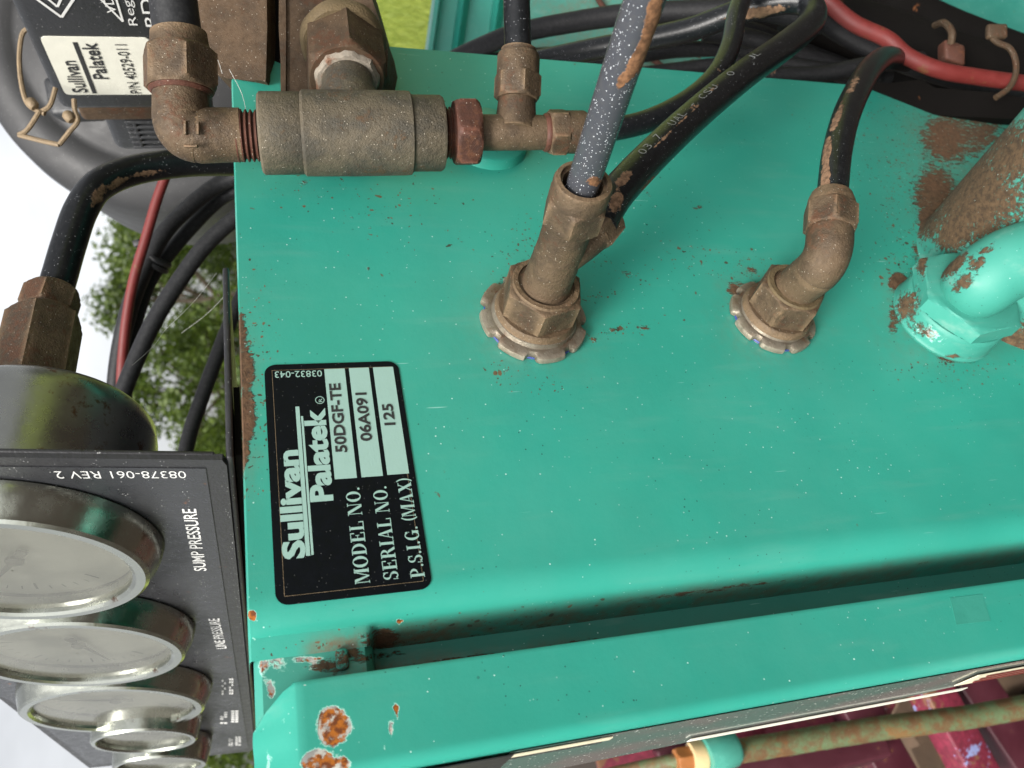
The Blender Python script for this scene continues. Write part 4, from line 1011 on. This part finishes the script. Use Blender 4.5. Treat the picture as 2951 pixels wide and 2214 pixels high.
# ================================================================== LEFT: PRESSURE SWITCH, CANISTER, CABLES
can = thing('air_canister', 'large round grey-black canister against the white sky', 'canister', P(340, 95, .66))
cax = Vector((-FWD.x, -FWD.y, .12)).normalized()
co = P(350, 92, .66)
MB().lathe(co, cax, [(.138, -.14), (.139, -.02), (.137, .004), (.131, .014), (.120, .020), (.108, .022), (.104, .019), (.098, .019), (.092, .024), (.04, .030), (.001, .031)], 120).build('shell', M['canister'], can, angle=50)
MB().tube([co + cax * .03 + UP * .10 + RIGHT * -.02, co + cax * .034 + UP * .115 + RIGHT * .05, co + cax * .02 + UP * .125 + RIGHT * .10], .0022, 8, 6).build('seam', M['black_plastic'], can)
MB().box(P(88, 165, .575), P(105, 250, .575) - P(88, 165, .575), P(190, 160, .575) - P(88, 165, .575), FWD * .02, .004).build('latch', M['black_plastic'], can)

sa, sb_, sc_ = P(141, 204, .420), P(85, 78, .380), P(345, 204, .432)
E1 = (sb_ - sa).normalized(); E2 = (sa - sc_); E2 = (E2 - E1 * E2.dot(E1)).normalized(); E3 = E1.cross(E2)
if E3.dot(CAM - sa) < 0: E3 = -E3
sw_, sh_ = (sb_ - sa).length, (sa - sc_).length
sw = thing('pressure_switch', 'black plastic switch box with a stained white sticker and printed emblems', 'switch box', sa)
def sp(u, v, n=0.0): return sa + E1 * (u * sw_) + E2 * (v * sh_) + E3 * n   # v: 0 = top of sticker, negative = down
MB().box(sp(-.34, -1.45, -.05), E1 * sw_ * 3.2, E2 * sh_ * 1.58, E3 * .05, .005).build('cover', M['black_plastic'], sw)
def srect(u0, v0, u1, v1, n, name, mat, par, r=None):
    MB().prism([sp(u0, v0, n), sp(u1, v0, n), sp(u1, v1, n), sp(u0, v1, n)], -E3 * .0002).build(name, mat, sw, smooth=False).parent = par
stk = MB()
pts = []
for cx, cy, a0 in ((.93, -.05, 0), (.07, -.05, 90), (.07, -1.0, 180), (.93, -1.0, 270)):
    for k in range(5):
        a = math.radians(a0 + 22.5 * k); pts.append(sp(cx + .07 * math.cos(a), cy + .05 * math.sin(a), .0004))
stk = stk.prism(pts, -E3 * .0005).build('sticker', M['sticker'], sw, smooth=False, label='stained white part number sticker')
def stext(txt, u0, v0, u1, v1, par, mat='ink', bold=.0):
    mb = MB(); lay_text(mb, txt, sp(u0, v0), sp(u1, v0), sp(u0, v1), E3 * .0007, bold)
    mb.build('lettering', M[mat], sw, smooth=False).parent = par
stext('Sullivan', .05, -.25, .62, -.09, stk, bold=.02)
srect(.03, -.335, .92, -.29, .0006, 'underline_bar', M['ink'], stk)
stext('Palatek', .30, -.52, .92, -.36, stk, bold=.02)
stext('P/N 40529-011', .03, -.81, .90, -.69, stk, bold=.008)
def outline(pts_, w, par):
    mb = MB()
    for i in range(len(pts_)):
        a, b = Vector((*pts_[i], 0)), Vector((*pts_[(i + 1) % len(pts_)], 0))
        d = (b - a).normalized(); n_ = Vector((-d.y, d.x, 0)) * w
        mb.add([sp(q.x, q.y, .0004 + i * 1e-5) for q in (a - n_, b - n_, b + n_, a + n_)], [(0, 1, 2, 3)])
    mb.build('emblem', M['white_ink'], sw, smooth=False)
outline([(1.30, -.28), (1.72, -.02), (2.14, -.28), (1.72, -.55)], .014, sw)
outline([(1.45, -.28), (1.72, -.14), (2.0, -.28), (1.72, -.42)], .012, sw)
outline([(1.25, -.84), (2.25, -.84), (1.75, -.62)], .010, sw)
mb = MB(); lay_text(mb, 'VD', sp(1.38, -.81), sp(1.62, -.81), sp(1.38, -.72), E3 * .0005); lay_text(mb, 'Reg.', sp(1.20, -1.00), sp(1.62, -1.00), sp(1.20, -.89), E3 * .0005, -.005); lay_text(mb, 'BD', sp(1.18, -1.17), sp(1.60, -1.17), sp(1.18, -1.05), E3 * .0005, .0)
mb.build('lettering', M['white_ink'], sw, smooth=False)
srect(1.15, -1.24, 2.4, -1.225, .0004, 'rule', M['white_ink'], sw)
MB().box(sp(-.66, -1.45, -.05), E1 * sw_ * .31, E2 * sh_ * 1.42, E3 * .047, .003).build('gasket', M['brown'], sw)
MB().box(sp(-1.62, -1.5, -.06), E1 * sw_ * .94, E2 * sh_ * 1.28, E3 * .050, .006).build('base', M['black_plastic'], sw)
mb = MB()
for k in range(6):
    mb.box(sp(-1.46 + k * .115, -1.42, -.011), E1 * sw_ * .05, E2 * sh_ * .95, E3 * .0032, .0006)
    if k < 3: mb.box(sp(-1.46, -1.2 + k * .3, -.0108), E1 * sw_ * .62, E2 * sh_ * .045, E3 * .0028, .0005)
mb.build('grip_ribs', M['black_plastic'], sw)
wl2 = MB()
wp = [(72, 60), (52, 68), (44, 95), (42, 140), (48, 190), (60, 225), (82, 240), (97, 246)]
wl2.tube([P(x, y, .40) for x, y in wp], .0012, 8, 6)
wl2.tube([P(x, y, .40) for x, y in ((120, 190), (108, 228), (88, 242))], .0012, 8, 6)
wl2.tube([P(x, y, .399) for x, y in ((86, 240), (60, 280), (40, 292))], .0012, 8, 4)
wl2.tube([P(x, y, .399) for x, y in ((40, 292), (95, 306), (128, 313))], .0012, 8, 4)
wl2.tube([P(x, y, .399) for x, y in ((128, 313), (150, 285), (168, 262), (162, 240), (160, 215))], .0012, 8, 4)
for x, y in ((70, 224), (150, 252)):
    wl2.lathe(P(x - 8, y - 8, .398), P(x + 8, y + 12, .398) - P(x - 8, y - 8, .398), [(.0018, 0), (.0026, .001), (.0026, .004), (.0018, .005)], 14)
tag(wl2.build('wire_loop', M['wire']), 'bent rusty wire loop hanging beside the black switch box', 'wire')

CG = 'cables hanging behind the instrument panel'
hose('red_cable', 'thin red cable curving down across the sky behind the instrument panel', [(362, 370, .50), (340, 430, .50), (315, 515, .50), (290, 600, .50), (275, 680, .50), (266, 760, .50), (262, 830, .50), (262, 920, .5)], .0030, 'cable_red', cat='cable')
hose('black_cable', 'upper black cable held by the cable tie behind the panel', [(540, 372, .54), (470, 400, .54), (400, 455, .53), (350, 510, .52), (318, 570, .515), (285, 650, .51), (262, 740, .51), (250, 830, .51), (248, 930, .51)], .0052, 'hose_grey', .08, 'cable', CG)
hose('black_cable', 'lower black cable held by the cable tie behind the panel', [(540, 400, .55), (475, 432, .55), (415, 490, .54), (360, 555, .53), (322, 610, .525), (297, 680, .52), (280, 750, .52), (270, 840, .52), (268, 930, .52)], .0045, 'hose_grey', .08, 'cable', CG)
hose('black_cable', 'straight dark cable crossing in front of the trees to the gauge case', [(560, 440, .49), (500, 478, .485), (440, 535, .48), (385, 610, .475), (335, 690, .47), (295, 775, .465), (262, 860, .46), (240, 950, .46)], .0048, 'hose_grey', .05, 'cable', CG)
hose('black_cable', 'dark cable running down to the panel corner before the trees', [(540, 600, .53), (500, 690, .52), (465, 780, .51), (436, 860, .50), (412, 930, .49), (396, 1000, .48)], .0044, 'hose_grey', .05, 'cable', CG)
tie = thing('cable_tie', 'black cable tie with a cut tail around the two cables', 'cable tie', P(330, 555, .52))
mid = P(330, 565, .522)
dirc = (P(300, 620, .52) - P(360, 510, .52)).normalized()
MB().lathe(mid - dirc * .004, dirc, [(.0105, 0), (.0112, .0015), (.0108, .003), (.0100, .0036), (.0108, .0042), (.0112, .006), (.0105, .0075)], 30).build('band', M['black_plastic'], tie)
MB().box(P(283, 520, .512), P(300, 515, .512) - P(283, 520, .512), P(288, 535, .512) - P(283, 520, .512), FWD * .004, .0012).build('head', M['black_plastic'], tie)

# spider threads
WEBS = [((355, 715, .40), (468, 590, .42), 'spider thread from the black cable up to the flange tip'), ((285, 790, .38), (355, 715, .40), 'spider thread between the red cable and the black cable'),
        ((130, 800, .33), (165, 690, .34), 'spider thread across the gauge connector hexagon'), ((392, 720, .42), (485, 640, .42), 'spider thread from the trees side to the flange'),
        ((430, 1040, .39), (515, 1260, .42), 'long spider thread down the instrument panel fold'), ((440, 90, .34), (480, 160, .345), 'spider thread between the elbow nut and the housing'),
        ((495, 150, .345), (535, 260, .33), 'spider thread hanging from the housing to the threaded end')]
for a, b, lab in WEBS:
    o = MB().tube([P(*a), (P(*a) + P(*b)) / 2 - Vector((0, 0, .0015)), P(*b)], .00009, 4, 5, cap=False).build('spider_thread', M['web'])
    tag(o, lab, 'spider thread', 'spider threads')

# ================================================================== BELOW: RED FRAME, ROD, SOIL
GZ = -.95
mb = MB()
fr = thing('trailer_chassis', 'chipped crimson trailer frame of square bars seen below the cabinet', 'trailer frame', P(1900, 1580, 1.0))
def bar(name, x0, y0, t0, x1, y1, t1, w, h, mat='redpaint'):
    a, b = P(x0, y0, t0), P(x1, y1, t1)
    d = (b - a); s_ = d.cross(Vector((0, 0, 1))).normalized(); u = s_.cross(d).normalized()
    return MB().box(a - s_ * w / 2 - u * h / 2, d, s_ * w, u * h, min(w, h) * .08).build(name, M[mat], fr)
bar('cross_bar', 1975, 1430, .93, 2140, 1730, .90, .034, .04)
bar('cross_bar', 2055, 1430, .96, 2260, 1730, .94, .042, .05, 'redpaint_dark')
bar('long_bar', 1300, 1690, 1.0, 1905, 1500, 1.02, .050, .06)
bar('long_bar', 1400, 1730, .92, 1900, 1610, .95, .030, .05, 'redpaint_dark')
bar('cross_bar', 1830, 1500, .98, 1960, 1730, .96, .030, .05, 'redpaint_dark')
bar('cross_bar', 1580, 1560, 1.0, 1700, 1800, .98, .05, .05)
bar('cross_bar', 1440, 1600, 1.0, 1520, 1800, .98, .04, .05, 'redpaint_dark')
rod = thing('control_rod', 'rusty lichen-spotted rod ending in a glossy teal cap below the cabinet', 'rod', P(1900, 1570, .75))
MB().tube([P(1540, 1632, .74), P(1700, 1606, .75), P(1860, 1580, .76), P(2020, 1558, .77), P(2120, 1545, .78), P(2300, 1510, .79)], .0105, 18, 6, wob=.03).build('shaft', M['rod'], rod)
a, b = P(1588, 1612, .738), P(1518, 1634, .73)
MB().lathe(a, b - a, [(.014, 0), (.0165, .004), (.0170, .022), (.0155, .029), (.010, .030)], 28).build('cap', M['teal_gloss'], rod)
a, b = P(1520, 1632, .733), P(1490, 1638, .73)
MB().lathe(a, b - a, [(.0125, 0), (.0135, .003), (.0125, .012)], 28).build('bushing', M['cream'], rod)
a, b = P(1492, 1638, .733), P(1455, 1645, .73)
MB().nut(a, b - a, .0095, .014).build('nut', M['orange'], rod, angle=30)
MB().tube([P(1470, 1642, .733), P(1400, 1655, .74), P(1250, 1690, .75)], .006, 14, 5).build('tail', M['rod'], rod)
# ground
def sheet(name, mat, x0, y0, x1, y1, z, n):
    rows = [[(x, y, z) for x in np.linspace(x0, x1, n)] for y in np.linspace(y0, y1, n)]
    o = MB().grid(rows).build(name, mat); o['kind'] = 'structure'; return o
sheet('ground', M['lawn'], -300, -300, 300, 300, GZ, 3)
mb = MB()
edge_ = [(2.2 + .35 * math.sin(y * 1.7) + .2 * math.sin(y * 4.1), y, GZ + .004) for y in np.linspace(-120, 6, 90)]
pts = [(-120, 6, GZ + .004), (-120, -120, GZ + .004)] + edge_
mb.add(pts, [tuple(range(len(pts)))])
o = mb.build('soil_patch', M['soil'], smooth=False); o['kind'] = 'structure'
# bricks lying under the frame
brk = plain('dusty_brown_brick', (.085, .052, .030), .9, var=.5, scale=40, bump=.8)
spots = [PZ(2120, 1480, GZ), PZ(2180, 1560, GZ), PZ(2080, 1600, GZ), PZ(1900, 1620, GZ), PZ(1780, 1500, GZ), PZ(1720, 1640, GZ), PZ(2190, 1640, GZ)]
proto = None
bl_text = ['dusty brown brick on the soil at the lower right corner beside the cabinet', 'dusty brown brick on the soil under the end of the rusty rod', 'dusty brown brick on the soil between two crimson cross bars', 'dusty brown brick on the soil below the middle of the rod', 'dusty brown brick on the soil tucked close under the cabinet edge', 'dusty brown brick on the soil under the leftmost crimson bars', 'dusty brown brick on the soil farthest down in the corner']
for i, p in enumerate(spots):
    if proto is None:
        proto = MB().box((-.11, -.055, 0), (.22, 0, 0), (0, .11, 0), (0, 0, .07), .006).build('brick', brk); b_ = proto
    else:
        b_ = proto.copy(); COL.objects.link(b_)
    b_.location = (p.x, p.y, GZ + .003); b_.rotation_euler = (0, 0, random.uniform(0, 3))
    tag(b_, bl_text[i], 'brick', 'bricks on the soil below the frame')

# lawn blades in the gap beside the ribbed panel
mb = MB()
gc_ = PZ(880, 55, GZ)
for k in range(9000):
    a = PZ(880 + random.uniform(-90, 75), random.uniform(-60, 150), GZ)
    h = random.uniform(.03, .09); d = Vector((random.uniform(-1, 1), random.uniform(-1, 1), 0)) * .03
    w = Vector((random.uniform(-1, 1), random.uniform(-1, 1), 0)).normalized() * .005
    mb.add([a - w, a + w, a + d + Vector((0, 0, h))], [(0, 1, 2)])
o = mb.build('grass', M['blade'], smooth=False, kind='stuff')

# ================================================================== TREES
def tree(px_, py_, dist, hgt, wid, label, seed, n=4500, leaf=.12, group='trees beyond the machine'):
    r = random.Random(seed)
    w = ray(560, py_); w = Vector((w.x, w.y, 0)).normalized()
    base = Vector((CAM.x, CAM.y, GZ)) + w * dist
    t = thing('tree', label, 'tree', base, group)
    mb = MB()
    trunk = [base, base + Vector((.1, .05, hgt * .25)), base + Vector((-.05, .1, hgt * .55)), base + Vector((0, 0, hgt * .9))]
    mb.tube(trunk, [hgt * .03, hgt * .022, hgt * .014, hgt * .004], 10, 5)
    cl = []
    for k in range(26):
        a, e = r.uniform(0, 6.28), r.uniform(.12, .97)
        rad = wid * math.sqrt(max(.05, 1 - (2 * e - .85) ** 2)) * r.uniform(.35, 1)
        c_ = base + Vector((rad * math.cos(a), rad * math.sin(a), hgt * e))
        cl.append((c_, wid * r.uniform(.22, .42)))
        mb.tube([base + Vector((0, 0, hgt * e * .7)), (base + Vector((0, 0, hgt * e * .85))).lerp(c_, .5), c_], [hgt * .008, hgt * .005, hgt * .002], 6, 3)
    mb.build('trunk', M['bark'], t)
    lf = MB()
    for k in range(n):
        c_, rr = cl[r.randrange(len(cl))]
        v = Vector((r.gauss(0, 1), r.gauss(0, 1), r.gauss(0, .8))).normalized() * rr * r.uniform(.3, 1) ** .6
        p = c_ + v
        u = Vector((r.uniform(-1, 1), r.uniform(-1, 1), r.uniform(-.8, .4))).normalized()
        s_ = u.cross(Vector((r.uniform(-1, 1), r.uniform(-1, 1), r.uniform(-1, 1)))).normalized()
        L_ = leaf * r.uniform(.7, 1.3)
        lf.add([p - u * L_ * .5, p + s_ * L_ * .28, p + u * L_ * .5, p - s_ * L_ * .28], [(0, 1, 2, 3)])
    lf.build('crown', M['leaf'], t, smooth=False)
tree(0, 640, 22, 4.4, 2.3, 'tall green tree standing behind the black cables', 1, 15000, .14)
tree(0, 835, 19, 3.8, 1.7, 'loose green tree between the cables and the instrument panel corner', 2, 9000, .13)
tree(0, 500, 26, 4.2, 2.4, 'broad tree close beside the teal cabinet top edge', 3, 12000, .15)
tree(0, 960, 28, 2.8, 1.8, 'low tree behind the instrument panel corner', 5, 8000, .15)
tree(0, 1690, 20, 2.6, 2.2, 'distant tree past the far end of the instrument panel', 4, 4200, .16)
